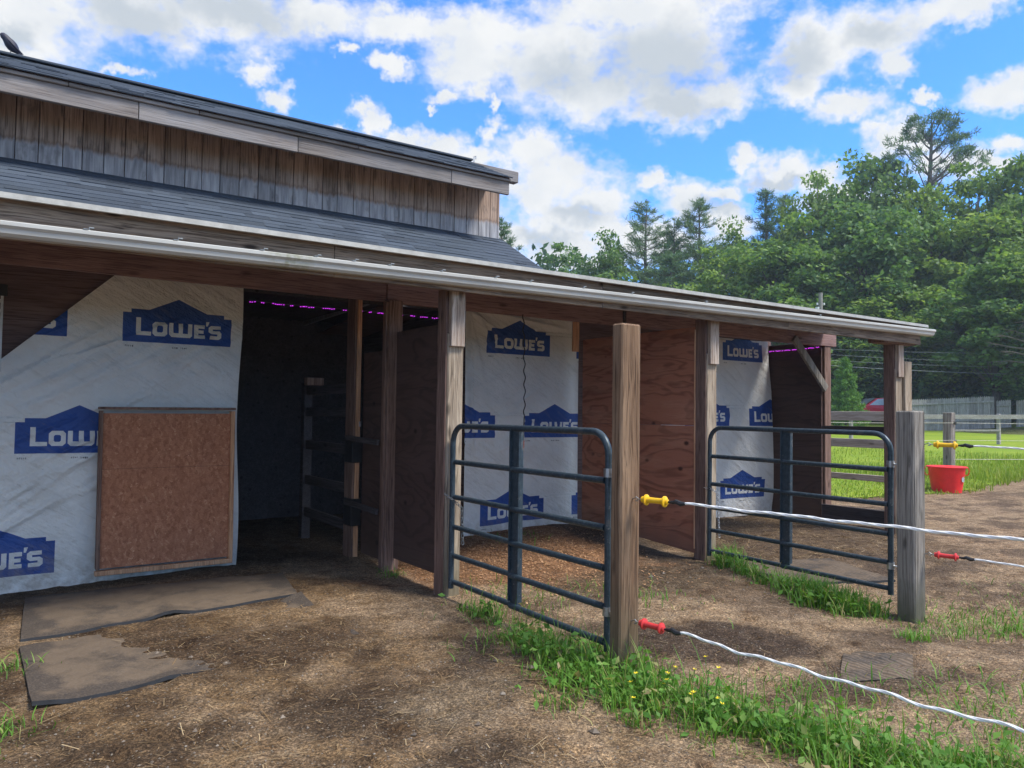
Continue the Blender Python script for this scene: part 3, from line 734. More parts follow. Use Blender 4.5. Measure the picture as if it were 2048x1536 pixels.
# posts
def post(name, x0, x1, y0, y1, z0, z1, mt, cap=None):
    p = MB().box(x0, x1, y0, y1, z0, z1, 0, .008, .003).build(name, mt, barn)
    if cap:
        a0, a1, c0, c1, cz0, cz1, cm = cap
        MB().box(a0, a1, c0, c1, cz0, cz1, 0, .004, .002).build("cap_board", cm, p)
    return p
def front_post(x0, z0, cap_m=M_cap, side=0.0):
    p = post("post", x0, x0 + .14, 5.25, 5.39, z0, 2.05, M_front)
    MB().box(x0, x0 + .14, 5.27, 5.39, 2.055, 2.40, 0, .004).build("post_top", M_brown, p)
    b = MB(); b.box(x0 + .012, x0 + .135, 5.215, 5.262, 1.945, 2.405, 0, .004, .002)
    b.build("cap_board", cap_m, p)
    return p
front_post(2.945, -0.1)
pb = front_post(5.90, -0.12)
pc = front_post(9.315, -0.1)
for p_ in (2.945, 5.90, 9.315):           # thin darker sheet painting the under-roof shade on each front post's left face
    MB().box(p_ - .012, p_ - .001, 5.262, 5.40, -.05, 2.40, 0, .003).build("post_shade_face", M_brown, barn)
MB().box(9.515, 9.68, 5.24, 5.38, -.1, 2.15, 0, .006, .003).build("post", M_front, barn)
post("post", 2.95, 3.09, 6.35, 6.49, -.1, 2.44, M_brown)
MB().box(2.925, 2.948, 6.36, 6.40, -.05, 2.42, 0, .003).build("post_strip", M_brown, barn)
post("post", 9.72, 9.87, 6.50, 6.65, -.1, 2.44, M_brown)
jamb = MB().box(2.96, 3.005, 7.08, 7.29, -.05, 2.70, 0, .004).build("jamb", M_trim, barn)
MB().box(2.935, 2.958, 7.09, 7.29, -.05, 2.70, 0, .003).build("jamb_face", M_brown, jamb)
for z0, z1 in ((.93, 1.18), (.32, .58)):
    MB().box(2.915, 3.02, 7.05, 7.25, z0, z1, 0, .004).build("rail_socket", M_black, jamb)
for z in (1.17, .55):
    MB().beam((2.90, 7.15, z), (2.90, 6.42, z - .02), .03, .05).build("slip_rail", M_dark, barn)
MB().box(2.99, 3.008, 7.068, 7.079, 1.28, 1.33, 0, .001).build("latch_plate", M_metal, jamb)

# header boards at the stall line
m = MB(); m.box(XL, 2.99, 6.50, 6.54, 2.44, 2.69, 0, .003); m.box(3.0, 5.93, 6.495, 6.54, 2.435, 2.69, 0, .003)
m.build("header", M_header, barn)
MB().box(5.94, 9.98, 6.49, 6.60, 2.44, 2.66, 0, .003).build("header", M_header, barn)
MB().box(5.90, 5.935, 6.47, 6.62, 2.38, 2.69, 0, .003).build("header_block", M_dark, barn)
MB().beam((8.98, 6.47, 2.50), (9.70, 6.47, 1.83), .11, .04, 0, (0, 1, 0)).build("brace", M_postgrey, barn)
# walls
wl = MB().box(XL, 1.885, 7.42, 7.46, -.15, 2.72, 0, 0).build("front_wall", M_wall, barn)
MB().box(4.36, 9.75, 7.43, 7.46, -.1, 2.73, 0, 0).build("stall_back_wall", M_wall, barn)
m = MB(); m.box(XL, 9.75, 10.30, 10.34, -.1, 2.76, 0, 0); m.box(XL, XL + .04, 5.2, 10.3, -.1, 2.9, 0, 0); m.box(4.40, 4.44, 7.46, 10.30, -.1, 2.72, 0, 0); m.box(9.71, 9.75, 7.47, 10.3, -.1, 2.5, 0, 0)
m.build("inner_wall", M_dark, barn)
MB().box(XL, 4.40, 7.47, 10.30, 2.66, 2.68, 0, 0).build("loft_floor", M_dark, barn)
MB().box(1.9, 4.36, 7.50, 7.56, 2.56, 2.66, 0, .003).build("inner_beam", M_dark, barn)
MB().box(5.89, 5.99, 7.38, 7.425, 2.2, 2.60, 0, .003).build("corner_trim", M_trim, barn)
# inside: an open board partition running back from the jamb
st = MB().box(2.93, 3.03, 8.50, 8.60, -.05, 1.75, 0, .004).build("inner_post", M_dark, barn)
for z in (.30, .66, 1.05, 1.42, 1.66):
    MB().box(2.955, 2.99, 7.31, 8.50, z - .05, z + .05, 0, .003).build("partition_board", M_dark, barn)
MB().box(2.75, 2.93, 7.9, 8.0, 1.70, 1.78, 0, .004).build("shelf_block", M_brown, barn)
# dividers between stalls
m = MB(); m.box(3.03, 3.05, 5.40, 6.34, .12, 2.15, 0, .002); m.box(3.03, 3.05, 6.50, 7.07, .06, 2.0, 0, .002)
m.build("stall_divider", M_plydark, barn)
m = MB(); m.box(5.90, 5.92, 5.37, 7.20, 1.33, 2.33, 0, .002)
m.add([(5.906, 5.40, .05), (5.906, 7.20, .16), (5.906, 7.20, 1.326), (5.906, 5.40, 1.326), (5.924, 5.40, .05), (5.924, 7.20, .16), (5.924, 7.20, 1.326), (5.924, 5.40, 1.326)],
      [(3, 2, 1, 0), (4, 5, 6, 7), (0, 1, 5, 4), (2, 3, 7, 6), (0, 4, 7, 3), (1, 2, 6, 5)])
m.build("stall_divider", M_ply, barn)
MB().box(5.935, 5.985, 5.395, 5.45, -.05, 2.3, 0, .003).build("divider_stud", M_dark, barn)
MB().box(5.875, 5.898, 5.392, 5.405, .1, 2.3, 0, .002).build("divider_edge", M_trim, barn)
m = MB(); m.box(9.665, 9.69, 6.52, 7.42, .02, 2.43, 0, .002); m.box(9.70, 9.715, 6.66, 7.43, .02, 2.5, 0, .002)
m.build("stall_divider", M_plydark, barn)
for z, h in ((1.27, .10), (.13, .20)):
    MB().box(9.62, 9.66, 5.41, 6.49, z - h / 2, z + h / 2, 0, .004).build("divider_rail", M_dark, barn)

# ------------------------------------------------------------------ printed wrap sheets
EMB = [(0, 0), (.90, 0), (.90, .255), (.835, .255), (.835, .288), (.69, .288), (.45, .40), (.21, .288), (.065, .288), (.065, .255), (0, .255)]
def rect(x0, y0, x1, y1): return [(x0, y0), (x1, y0), (x1, y1), (x0, y1)]
def oct_(x0, y0, x1, y1, c): return [(x0 + c, y0), (x1 - c, y0), (x1, y0 + c), (x1, y1 - c), (x1 - c, y1), (x0 + c, y1), (x0, y1 - c), (x0, y0 + c)]
B0, B1 = .060, .185
LET = [([(.105, B0), (.225, B0), (.225, B0 + .034), (.143, B0 + .034), (.143, .215), (.105, .215)], None),
       (oct_(.236, B0, .358, B1, .022), oct_(.271, B0 + .034, .323, B1 - .034, .010)),
       ([(.372, B1), (.372, B0 + .02), (.392, B0), (.548, B0), (.568, B0 + .02), (.568, B1), (.532, B1), (.532, B0 + .036), (.488, B0 + .036), (.488, B1), (.452, B1), (.452, B0 + .036), (.408, B0 + .036), (.408, B1)], None),
       ([(.584, B0), (.672, B0), (.672, B0 + .032), (.620, B0 + .032), (.620, B0 + .047), (.664, B0 + .047), (.664, B0 + .077), (.620, B0 + .077), (.620, B1 - .032), (.672, B1 - .032), (.672, B1), (.584, B1)], None),
       ([(.683, .178), (.698, .178), (.712, .218), (.684, .218)], None),
       ([(.715, B0), (.795, B0), (.817, B0 + .018), (.817, B0 + .060), (.795, B0 + .077), (.742, B0 + .077), (.742, B1 - .032), (.808, B1 - .032), (.808, B1), (.728, B1), (.706, B1 - .018), (.706, B0 + .065), (.728, B0 + .048), (.781, B0 + .048), (.781, B0 + .032), (.715, B0 + .032)], None)]
def polyface(bm, loops, y, mi):
    allp = [p for L in loops for p in L]
    vs = [bm.verts.new((p[0], y, p[1])) for p in allp]
    for tri in tessellate_polygon([[Vector((p[0], p[1], 0)) for p in L] for L in loops]):
        a, b, c = [vs[i] for i in tri]
        try:
            fc = bm.faces.new((a, b, c))
        except ValueError:
            continue
        fc.normal_update()
        if fc.normal.y > 0: fc.normal_flip()
        fc.material_index = mi
def slice_all(bm, x0, x1, z0, z1, st):
    for k in range(int((x1 - x0) / st) + 1):
        bmesh.ops.bisect_plane(bm, geom=bm.verts[:] + bm.edges[:] + bm.faces[:], plane_co=(x0 + k * st, 0, 0), plane_no=(1, 0, 0), dist=1e-6)
    for k in range(int((z1 - z0) / st) + 1):
        bmesh.ops.bisect_plane(bm, geom=bm.verts[:] + bm.edges[:] + bm.faces[:], plane_co=(0, 0, z0 + k * st), plane_no=(0, 0, 1), dist=1e-6)
def wrap_sheet(x0, x1, z0, z1, yw, marks, wav, label, cuts=(), zbot=None, step=.02):
    """sheet in the plane y = yw facing -Y; marks are the lower left corners of the printed emblems"""
    bm = bmesh.new()
    polyface(bm, [rect(min([x0] + [k[0] for k in marks]) - .1, z0 - .1, max([x1] + [k[0] + .9 for k in marks]) + .1, z1 + .1)]
             + [[(mx + a, mz + b) for a, b in EMB][::-1] for mx, mz in marks], 0.0, 0)
    for (mx, mz) in marks:
        outs = [[(mx + a, mz + b) for a, b in outer] for outer, hole in LET]
        polyface(bm, [[(mx + a, mz + b) for a, b in EMB]] + [o_[::-1] for o_ in outs], 0.0, 1)
        for (outer, hole), o_ in zip(LET, outs):
            if hole:
                hl = [(mx + a, mz + b) for a, b in hole]
                polyface(bm, [o_, hl[::-1]], 0.0, 0); polyface(bm, [hl], 0.0, 1)
            else: polyface(bm, [o_], 0.0, 0)
        r = random.Random(int(mx * 100))
        for cx, nn in ((mx + .02, 5), (mx + .40, 9)):
            for q in range(nn):
                if q == 4 and nn == 9: continue
                gx_, gz_ = cx + q * .014, mz - .045
                polyface(bm, [rect(gx_, gz_, gx_ + .0045, gz_ + .014)], -.004, 2)
                if r.random() < .7: polyface(bm, [rect(gx_ + .0045, gz_ + r.choice([0, .005, .0105]), gx_ + .0095, gz_ + r.choice([.0035, .0085, .014]))], -.004, 2)
    bmesh.ops.remove_doubles(bm, verts=bm.verts[:], dist=1e-5)
    # trim printed marks and sheet to the sheet's own outline
    lim = [((x0, 0, 0), (-1, 0, 0)), ((x1, 0, 0), (1, 0, 0)), ((0, 0, z0), (0, 0, -1)), ((0, 0, z1), (0, 0, 1))] + list(cuts)
    for co, no in lim:
        bmesh.ops.bisect_plane(bm, geom=bm.verts[:] + bm.edges[:] + bm.faces[:], plane_co=Vector(co) + Vector(no) * 1e-5, plane_no=no, clear_outer=True, dist=1e-7)
    slice_all(bm, x0, x1, z0, z1, step)
    for v in bm.verts:
        dx, dy, dz = wav(v.co.x, v.co.z)
        v.co.x += dx; v.co.z += dz; v.co.y += yw + dy
    me = bpy.data.meshes.new("wrap_sheet"); bm.to_mesh(me); bm.free()
    for mm in (M_tarp, M_blue, M_ink): me.materials.append(mm)
    me.polygons.foreach_set('use_smooth', [True] * len(me.polygons))
    o = bpy.data.objects.new("wrap_sheet", me); COL.objects.link(o)
    return tag(o, label, "wrap sheet", "printed lumber wrap sheets on the stall walls")
def folds(lines):
    """each fold: point, direction, width, depth, start, end"""
    def f(x, z):
        d = 0.0
        for (px_, pz_, ang, wd, dp, L) in lines:
            ca, sa = math.cos(ang), math.sin(ang)
            u = (x - px_) * ca + (z - pz_) * sa; v = -(x - px_) * sa + (z - pz_) * ca
            if -0.1 < u < L + .1:
                fade = min(1, max(0, (u + .1) / .2)) * min(1, max(0, (L + .1 - u) / .3))
                d -= dp * fade * math.exp(-(v / wd) ** 2)
        return d
    return f
r1 = random.Random(5)
F1 = folds([(r1.uniform(-.6, 1.2), r1.uniform(.5, 1.9), math.radians(r1.uniform(22, 38)), r1.uniform(.010, .022), r1.uniform(.010, .024), r1.uniform(.4, 1.2)) for _ in range(46)]
           + [(0.0, .38, math.radians(33), .02, .02, .9), (0.05, .52, math.radians(38), .02, .018, .8), (0.1, .65, math.radians(40), .016, .014, .6), (-.2, .30, math.radians(28), .03, .02, .9)])
def wav1(x, z):
    s = F1(x, z) + .012 * math.sin(2.1 * x + 1.4 * z) - .006
    ed = max(0, (x - 1.5) / .43)
    return (ed * .018 * math.sin(3.1 * z + .5), s - .006, -0.035 * max(0, (1.9 - x) / 1.9) * max(0, 1 - z) + .006 * math.sin(7 * x) * max(0, .2 - z) * 5)
cA = Vector((0.89 - 0.05, 0, 2.61 - 1.80)); nA = Vector((-cA.z, 0, cA.x)).normalized()
wrap_sheet(-1.3, 1.925, -.045, 2.66, 7.40, [(.925, 2.01), (-.39, 2.02), (.172, 1.05), (-1.15, 1.05), (-.42, .095)], wav1,
           "long pale printed sheet with a diagonal top corner, left of the dark doorway",
           cuts=[((.05, 0, 1.80), tuple(nA))])
r2 = random.Random(9)
F2 = folds([(r2.uniform(4.3, 5.2), r2.uniform(.8, 2.2), math.radians(r2.uniform(15, 42)), r2.uniform(.010, .020), r2.uniform(.008, .018), r2.uniform(.3, .9)) for _ in range(30)]
           + [(4.40, 2.56, math.radians(-75), .03, .03, .8), (4.48, 2.58, math.radians(-55), .025, .025, .6), (4.45, 2.57, math.radians(-30), .02, .02, .6), (4.42, 2.5, math.radians(-88), .02, .03, 1.6), (4.6, 2.585, math.radians(-6), .02, .03, 1.2)])
wrap_sheet(4.37, 5.995, .02, 2.575, 7.40, [(4.642, 2.115), (5.96, 2.115), (3.866, 1.15), (5.182, 1.15), (4.585, .155), (5.905, .155)],
           lambda x, z: (0, F2(x, z) + .012 * math.sin(2.6 * x - z) - .010, .012 * math.sin(9 * x) * max(0, .3 - z) * 3 + .07 * max(0, (x - 4.4) / 1.6) * max(0, 1 - z / .8)),
           "pale printed sheet behind the first gate, between the dark and the red plywood dividers")
F3 = folds([(8.3 + .15 * k, 2.1 - .2 * k, math.radians(-60), .03, .01, .5) for k in range(6)])
def wav3(x, z):
    t = max(0, (x - 8.7) / .95)
    return (0.10 * t * math.sin(z * 1.3 + .2) - .05 * t, F3(x, z) - .012 - .05 * t * t * (1 + .5 * math.sin(2.2 * z)), 0)
wrap_sheet(7.4, 9.66, .0, 2.55, 7.40, [(8.62, 2.235), (7.30, 2.235), (7.86, 1.295), (9.165, 1.295), (8.575, .26)], wav3,
           "loose bulging printed sheet hanging in the end stall behind the second gate")

# half door of strand board in front of the left sheet
d = empty("hatch_door", (1.31, 7.27, .06), "low strand board door with orange timber edging leaning before the printed sheet", "door")
m = MB(); m.box(-.53, .53, -.012, .004, .035, 1.33, 0, .002); m.build("panel", M_osb, d)
m = MB(); m.box(-.545, -.515, -.035, .03, 0.03, 1.352, 0, .003); m.build("frame_stile", M_brown, d)
m = MB(); m.box(.515, .552, -.045, .03, 0.02, 1.352, 0, .003); m.build("frame_stile", M_trim, d)
m = MB(); m.beam((-.552, -.018, .0), (.552, -.018, .0), .055, .04); m.build("frame_rail", M_trim, d)
m = MB(); m.beam((-.552, -.012, 1.372), (.558, -.012, 1.372), .06, .022); m.build("frame_rail", M_brown, d)
d.rotation_euler = (0, math.radians(-.4), 0)

# perforated strap at the far left
sp = empty("perforated_strap", (.03, 7.25, 1.70), "white perforated metal strap hanging at the left end of the wall", "metal strap")
bm = MB()
zz = 0
for k in range(8):
    z0 = k * .078; 
    for xa, xb, za, zb in ((-.03, -.012, 0, .078), (.012, .03, 0, .078), (-.012, .012, 0, .028)):
        bm.box(xa, xb, -.003, .003, z0 + za, z0 + zb, 0, 0)
bm.build("strap", M_perf, sp)
MB().box(-.05, .055, -.02, .02, .60, .69, 0, .004).build("strap_cap", M_black, sp)

# ------------------------------------------------------------------ strings of lights
def light_string(pts_, label, step, gaps):
    root = empty("light_string", pts_[0], label, "light string", "pink light strings under the roof")
    o0 = Vector(pts_[0]); w = MB(); r = random.Random(2); b0 = None
    pp = [Vector(p) - o0 for p in pts_]
    w.tube([p + Vector((0, .012, .012)) for p in pp], .003, 5)
    for a, c in zip(pp, pp[1:]):
        L = (c - a).length; s = 0; run = r.randint(3, 7)
        while s < L:
            if run <= 0: s += gaps * r.uniform(.6, 1.5); run = r.randint(2, 7); continue
            q = a + (c - a) * (s / L) + Vector((0, 0, r.uniform(-.004, .004)))
            if b0 is None:
                b0 = MB().box(-.005, .005, -.005, .005, -.0035, .0035, 0, .001).build("bulb", M_led, root); bq = b0
            else:
                bq = b0.copy(); COL.objects.link(bq)
            bq.location = q
            s += step * r.uniform(.8, 1.3); run -= 1
    w.build("wire", M_wire, root)
light_string([(2.14, 7.9, 2.524), (2.7, 7.9, 2.520), (3.3, 7.9, 2.526), (4.38, 7.9, 2.525)], "string of tiny pink lights across the dark doorway", .022, .06)
light_string([(9.60, 7.34, 2.405), (9.62, 6.95, 2.405), (9.635, 6.53, 2.42)], "string of pink lights along the top of the dark end stall divider", .014, .02)

# ------------------------------------------------------------------ gates
def make_gate():
    g = empty("metal_gate", (0, 0, 0))
    L, Z0, Z1, R = 1.84, .125, 1.325, .14           # runs along -Y from its latch end
    pts_ = [(0, 0, Z0 - .05)]
    pts_ += [(0, -R + R * math.cos(a), Z1 - R + R * math.sin(a)) for a in np.linspace(0, math.pi / 2, 8)]
    pts_ += [(0, -L + R - R * math.sin(a), Z1 - R + R * math.cos(a)) for a in np.linspace(0, math.pi / 2, 8)]
    pts_ += [(0, -L, Z0 - .05)]
    MB().tube(pts_, .0215, 12).build("frame", M_gate, g, True)
    YB = -.88
    for z in (Z0, .325, .545, .775, 1.045):
        m = MB()
        m.tube([(.012, -.015, z), (.012, YB - .03, z)], .020, 10)
        m.tube([(-.012, YB + .03, z), (-.012, -L + .015, z)], .020, 10)
        m.build("rail", M_gate, g, True)
    m = MB(); m.box(-.008, .004, YB - .045, YB + .045, Z0 - .01, Z1 - .005, 0, .002)
    m.box(-.028, -.008, YB + .036, YB + .045, Z0 + .03, Z1 - .005, 0, .001); m.box(.004, .03, YB - .045, YB - .036, Z0 + .03, Z1 - .005, 0, .001)
    m.build("brace", M_gate, g)
    for z in (.30, 1.09):
        m = MB(); m.tube([(0, -L, z - .025), (0, -L, z + .025)], .029, 10); m.tube([(0, -L - .02, z), (.02, -L - .075, z)], .008, 6); m.tube([(-.0, -L + .03, z), (0, -L - .03, z)], .012, 6)
        m.build("hinge", M_metal, g, True)
    return g
g1 = make_gate(); g1.location = (2.985, 5.215, 0); g1.rotation_euler = (0, 0, math.radians(-.6))
tag(g1, "blue grey tubular metal gate in front of the pale sheet, hinged on the tall post", "gate", "tubular metal stall gates")
g2 = copy_tree(g1); g2.location = (5.86, 5.185, -.01); g2.rotation_euler = (math.radians(.3), 0, math.radians(-.4))
g2['label'] = "darker tubular metal gate of the end stall, hinged on the short grey post"

def chain(label, a, path, mt):
    root = Vector(path[0]); m = MB(); Ls = .032
    P = [Vector(p) - root for p in path]
    d = []; 
    for u, v in zip(P, P[1:]):
        n_ = max(1, int((v - u).length / (Ls * .74)))
        for k in range(n_): d.append((u + (v - u) * (k + .5) / n_, (v - u).normalized()))
    for k, (c, t) in enumerate(d):
        ref = Vector((1, 0, 0)) if abs(t.x) < .8 else Vector((0, 1, 0))
        s1 = t.cross(ref).normalized(); s2 = t.cross(s1)
        sd = s1 if k % 2 else s2
        ring = [c + t * (Ls / 2 * math.cos(q)) + sd * (.010 * math.sin(q)) for q in np.linspace(0, 2 * math.pi, 11)]
        m.tube(ring, .003, 5, 0, False)
    o = m.build("latch_chain", mt, None, True, root)
    tag(o, label, "chain", "chains on the stall gates")
chain("dark latch chain on the blue grey gate, hanging by the front post", 0, [(2.93, 5.24, .80), (2.96, 5.17, .76), (3.02, 5.13, .70), (3.03, 5.12, .42)], M_wire)
chain("bright silver chain hanging from the latch side of the end stall gate", 0, [(5.87, 5.26, .72), (5.84, 5.15, .72), (5.90, 5.12, .68), (5.91, 5.10, .25)], M_metal)

# ------------------------------------------------------------------ the two free standing posts and their rope handles
def free_post(x0, y0, z0, w, dpt, h, mt, label, lean=(0, 0)):
    r = empty("gate_post", (x0, y0, z0), label, "post")
    MB().box(-w / 2, w / 2, -dpt / 2, dpt / 2, -.25, h, 0, .010, .003).build("timber", mt, r)
    r.rotation_euler = (lean[0], lean[1], 0)
    return r
P1 = free_post(2.930, 3.198, 0, .148, .088, 1.932, M_post, "tall brown square timber post holding the near gate and two rope handles", (0, math.radians(.15)))
P2 = free_post(5.797, 3.155, -.10, .155, .14, 1.585, M_postgrey, "short thick grey weathered post with a long crack beside the end stall gate", (0, 0))

def rope_handle(col, label, group, hook, end, sag, twist=.0030, wav=.4):
    """hook in the post face, sprung handle, black tie and braided rope running to end"""
    h = Vector(hook); e = Vector(end)
    root = empty("rope_gate_handle", h, label, "gate handle", group)
    d = (e - h); d.z -= .15 * d.length * 0; t = d.normalized()
    hk = MB(); hk.tube([(0, .035, 0), (0, 0, 0), (0, -.02, .012), (.0, -.035, .004), (0, -.03, -.01), (0, -.015, -.008)], .0035, 6)
    hk.tube([t * .02, t * .07], .003, 6)
    hk.build("hook", M_metal, root, True)
    a = t * .05
    prof = [(0, .008), (.004, .017), (.022, .019), (.026, .030), (.034, .030), (.038, .0185), (.05, .0165), (.09, .0155), (.125, .0165), (.135, .0175), (.139, .030), (.147, .030), (.151, .016), (.162, .014), (.165, .004)]
    MB().lathe(prof, a, a + t, 16).build("handle", col, root, True)
    k = MB(); b0 = a + t * .165
    k.tube([b0, b0 + t * .03, b0 + t * .045 + Vector((0, 0, .006)), b0 + t * .075 - Vector((0, 0, .003)), b0 + t * .10], [.006, .010, .013, .014, .008], 8)
    k.build("tie", M_black, root, True)
    r0 = b0 + t * .085; L = (e - h - r0).length; N = int(L / .012)
    m = MB()
    for s in range(3):
        pts_ = []
        for i in range(N + 1):
            q = i / N; c = r0.lerp(e - h, q) + Vector((0, 0, -sag * 4 * q * (1 - q)))
            c += Vector((.006 * math.sin(q * L * 9 + 1), 0, .005 * math.sin(q * L * 14) + .004 * math.sin(q * L * 31))) * wav
            ph = q * L * 30 + s * 2.1
            pts_.append(c + Vector((twist * math.cos(ph), 0, twist * math.sin(ph))))
        m.tube(pts_, twist * 1.5, 7)
    m.build("rope", M_rope, root, True)
rope_handle(M_yellow, "yellow handle with braided white rope on the tall brown post", "rope gate handles", (2.950, 3.148, .965), (4.0, -.9, .95), .012)
rope_handle(M_red, "red handle with loose white rope low on the tall brown post", "rope gate handles", (2.945, 3.148, .30), (3.55, -.9, .30), .035, .0030, 1.0)
rope_handle(M_yellow, "yellow handle with white rope near the top of the short grey post", "rope gate handles", (5.86, 3.07, 1.235), (6.55, .2, 1.20), .004)
rope_handle(M_red, "red handle with white rope low on the short grey post", "rope gate handles", (5.86, 3.07, .415), (6.5, .2, .40), .01)

# hanging cord with an orange plug
c = empty("hanging_cord", (4.522, 6.47, 1.05), "black wavy cord with an orange plug hanging before the pale sheet", "cord")
zz = np.linspace(1.40, .10, 120)
MB().tube([(0.008 * math.sin(z * 45) * (z > .35) + .015 * math.sin(z * 3), 0.008 * math.cos(z * 45) * (z > .35), z) for z in zz], .006, 6).build("cable", M_black, c, True)
MB().lathe([(0, .004), (.01, .014), (.05, .017), (.085, .020), (.09, .012)], (.005, 0, .11), (-.012, 0, 0), 10).build("plug", M_orange, c, True)

# ------------------------------------------------------------------ rubber mats
def mat_slab(name, quad, mt, label, curl=None, th=.018, nx=26, ny=16, edge=M_rubber, sink=0.0):
    cx = sum(p[0] for p in quad) / 4; cy = sum(p[1] for p in quad) / 4
    q = [Vector((p[0], p[1])) for p in quad]
    m = MB(); top = []
    for i in range(nx + 1):
        for j in range(ny + 1):
            u, v = i / nx, j / ny
            p = q[0] * (1 - u) * (1 - v) + q[1] * u * (1 - v) + q[2] * u * v + q[3] * (1 - u) * v
            z = float(ground_z(p.x, p.y)) + th + sink + (curl(u, v) if curl else 0)
            top.append((p.x - cx, p.y - cy, z))
    k = ny + 1
    m.add(top, [(i * k + j, (i + 1) * k + j, (i + 1) * k + j + 1, i * k + j + 1) for i in range(nx) for j in range(ny)], 0)
    rim = [i * k for i in range(nx + 1)] + [nx * k + j for j in range(1, ny + 1)] + [i * k + ny for i in range(nx - 1, -1, -1)] + [j for j in range(ny - 1, 0, -1)]
    vs = [top[r] for r in rim] + [(top[r][0], top[r][1], top[r][2] - th - .004) for r in rim]; K = len(rim)
    m.add(vs, [(i, K + i, K + (i + 1) % K, (i + 1) % K) for i in range(K)], 1)
    o = m.build(name, [mt, edge], None, False, (cx, cy, 0))
    return tag(o, label, "rubber mat", "rubber mats lying on the dirt")
mat_slab("rubber_mat", [(.20, 5.62), (2.02, 5.92), (2.16, 6.72), (.27, 7.02)], M_mat, "flat dusty rubber mat right under the printed sheet and hatch door",
         lambda u, v: .028 * max(0, 1 - abs(u - .48) / .1) * max(0, 1 - v * 5))
mat_slab("rubber_mat", [(.21, 4.33), (2.02, 4.62), (2.03, 5.86), (.19, 5.46)], M_mat, "half buried rubber mat with curled dark corners in the left foreground",
         lambda u, v: .03 * max(0, 1 - u / .10) * max(0, 1 - v / .22) + .028 * max(0, 1 - (1 - u) / .14) * max(0, 1 - (1 - v) / .3) - .034 * sstep(.18, .5, u + .25 * (v - .5)) * (1 - max(0, 1 - (1 - u) / .2) * max(0, 1 - (1 - v) / .35)) * (0.2 + 1.6 * vnoise(u * 7, v * 7, 1, 3, 3)))
mat_slab("rubber_mat", [(5.62, 4.20), (6.72, 3.80), (7.02, 4.66), (6.0, 5.0)], M_ribmat, "ribbed rubber mat lying behind the end stall gate", None, .02)
mat_slab("rubber_mat", [(3.86, 2.50), (4.28, 2.32), (4.75, 2.58), (4.40, 2.82)], M_ribmat, "worn ribbed rubber mat sunk in the dirt in front of the short grey post", lambda u, v: .026 * (float(vnoise(u * 4, v * 4, 1, 3, 9)) - .5) + .006, .0)

# ------------------------------------------------------------------ tub, fences, pole, wires, car
t = empty("muck_tub", (15.05, 7.50, float(ground_z(15.05, 7.50))), "big red plastic tub with rope handles standing at the lawn edge", "tub", rz=math.radians(-35))
b = MB(); b.tube([(0, 0, 0), (0, 0, .06), (0, 0, .44), (0, 0, .465), (0, 0, .485), (0, 0, .487), (0, 0, .46), (0, 0, .05)], [.245, .26, .315, .325, .335, .318, .305, .24], 36, 0, False)
b.tube([(0, 0, .006), (0, 0, .012)], .25, 36)
b.build("body", M_bucket, t, True)
MB().tube([(.338 * math.cos(a), .338 * math.sin(a), .475) for a in np.linspace(0, 2 * math.pi, 40)], .013, 8, 0, False).build("rim", M_bucket, t, True)
for s in (-1, 1):
    MB().tube([(s * .345, -.10, .465), (s * .375, -.095, .40), (s * .37, -.06, .33), (s * .365, 0, .31), (s * .37, .06, .33), (s * .375, .095, .40), (s * .345, .10, .465)], .009, 6).build("rope_handle", M_bucket, t, True)
st = MB()
ang0 = math.radians(-55); rr = .302
for i in range(14):
    a = 2 * math.pi * i / 14
ring = [(rr * math.cos(ang0 + .17 * math.cos(a)), rr * math.sin(ang0 + .17 * math.cos(a)), .255 + .05 * math.sin(a)) for a in np.linspace(0, 2 * math.pi, 16)[:-1]]
st.add(ring, [tuple(range(15))]); st.build("sticker", M_sticker, t)

bp = empty("fence_post", (16.1, 7.97, float(ground_z(16.1, 7.97))), "slim weathered post with a black insulator standing behind the red tub", "post")
MB().box(-.085, .085, -.085, .085, -.2, 1.49, 0, .012, .006).build("timber", M_postgrey, bp)
MB().tube([(.02, -.085, 1.28), (.02, -.13, 1.28)], .03, 8).build("insulator", M_black, bp, True)
MB().tube([(.05, -.085, .92), (.05, -.12, .92)], .02, 8).build("insulator", M_black, bp, True)
for z, lab in ((1.28, "thin white electric wire at the black insulator of the slim post"), (.55, "low yellowish electric wire running right from the red tub"), (.93, "middle electric wire behind the yellow handle of the short post")):
    z0 = float(ground_z(16.1, 7.9))
    a = Vector((11.6, 9.3, z0 + z)) if z > .6 else Vector((16.1, 7.88, z0 + z)); b2 = Vector((16.12, 7.85, z0 + z)); e2 = Vector((26, 3.4, z0 + z + .10))
    o = MB().tube([p - b2 for p in (a, a.lerp(b2, .5) - Vector((0, 0, .02)), b2, b2.lerp(e2, .5) - Vector((0, 0, .05)), e2)], .004 if z > .6 else .005, 5).build("electric_wire", M_lightwire, None, True, b2)
    tag(o, lab, "wire", "electric fence wires by the lawn")

# three board fence beyond the end stall
bf = empty("board_fence", (11.7, 8.6, 0), "pale three board fence on the lawn, seen through the end stall", "fence")
for z, h in ((1.465, .15), (1.025, .14), (.475, .10)):
    MB().box(-.02, .02, -2.2, 4.2, z - h / 2, z + h / 2, 0, .004).build("board", M_rail, bf)
for yy in (-2.1, 2.6, 4.15):
    MB().box(.022, .12, yy - .05, yy + .05, -.1, 1.50, 0, .006).build("fence_post", M_rail, bf)

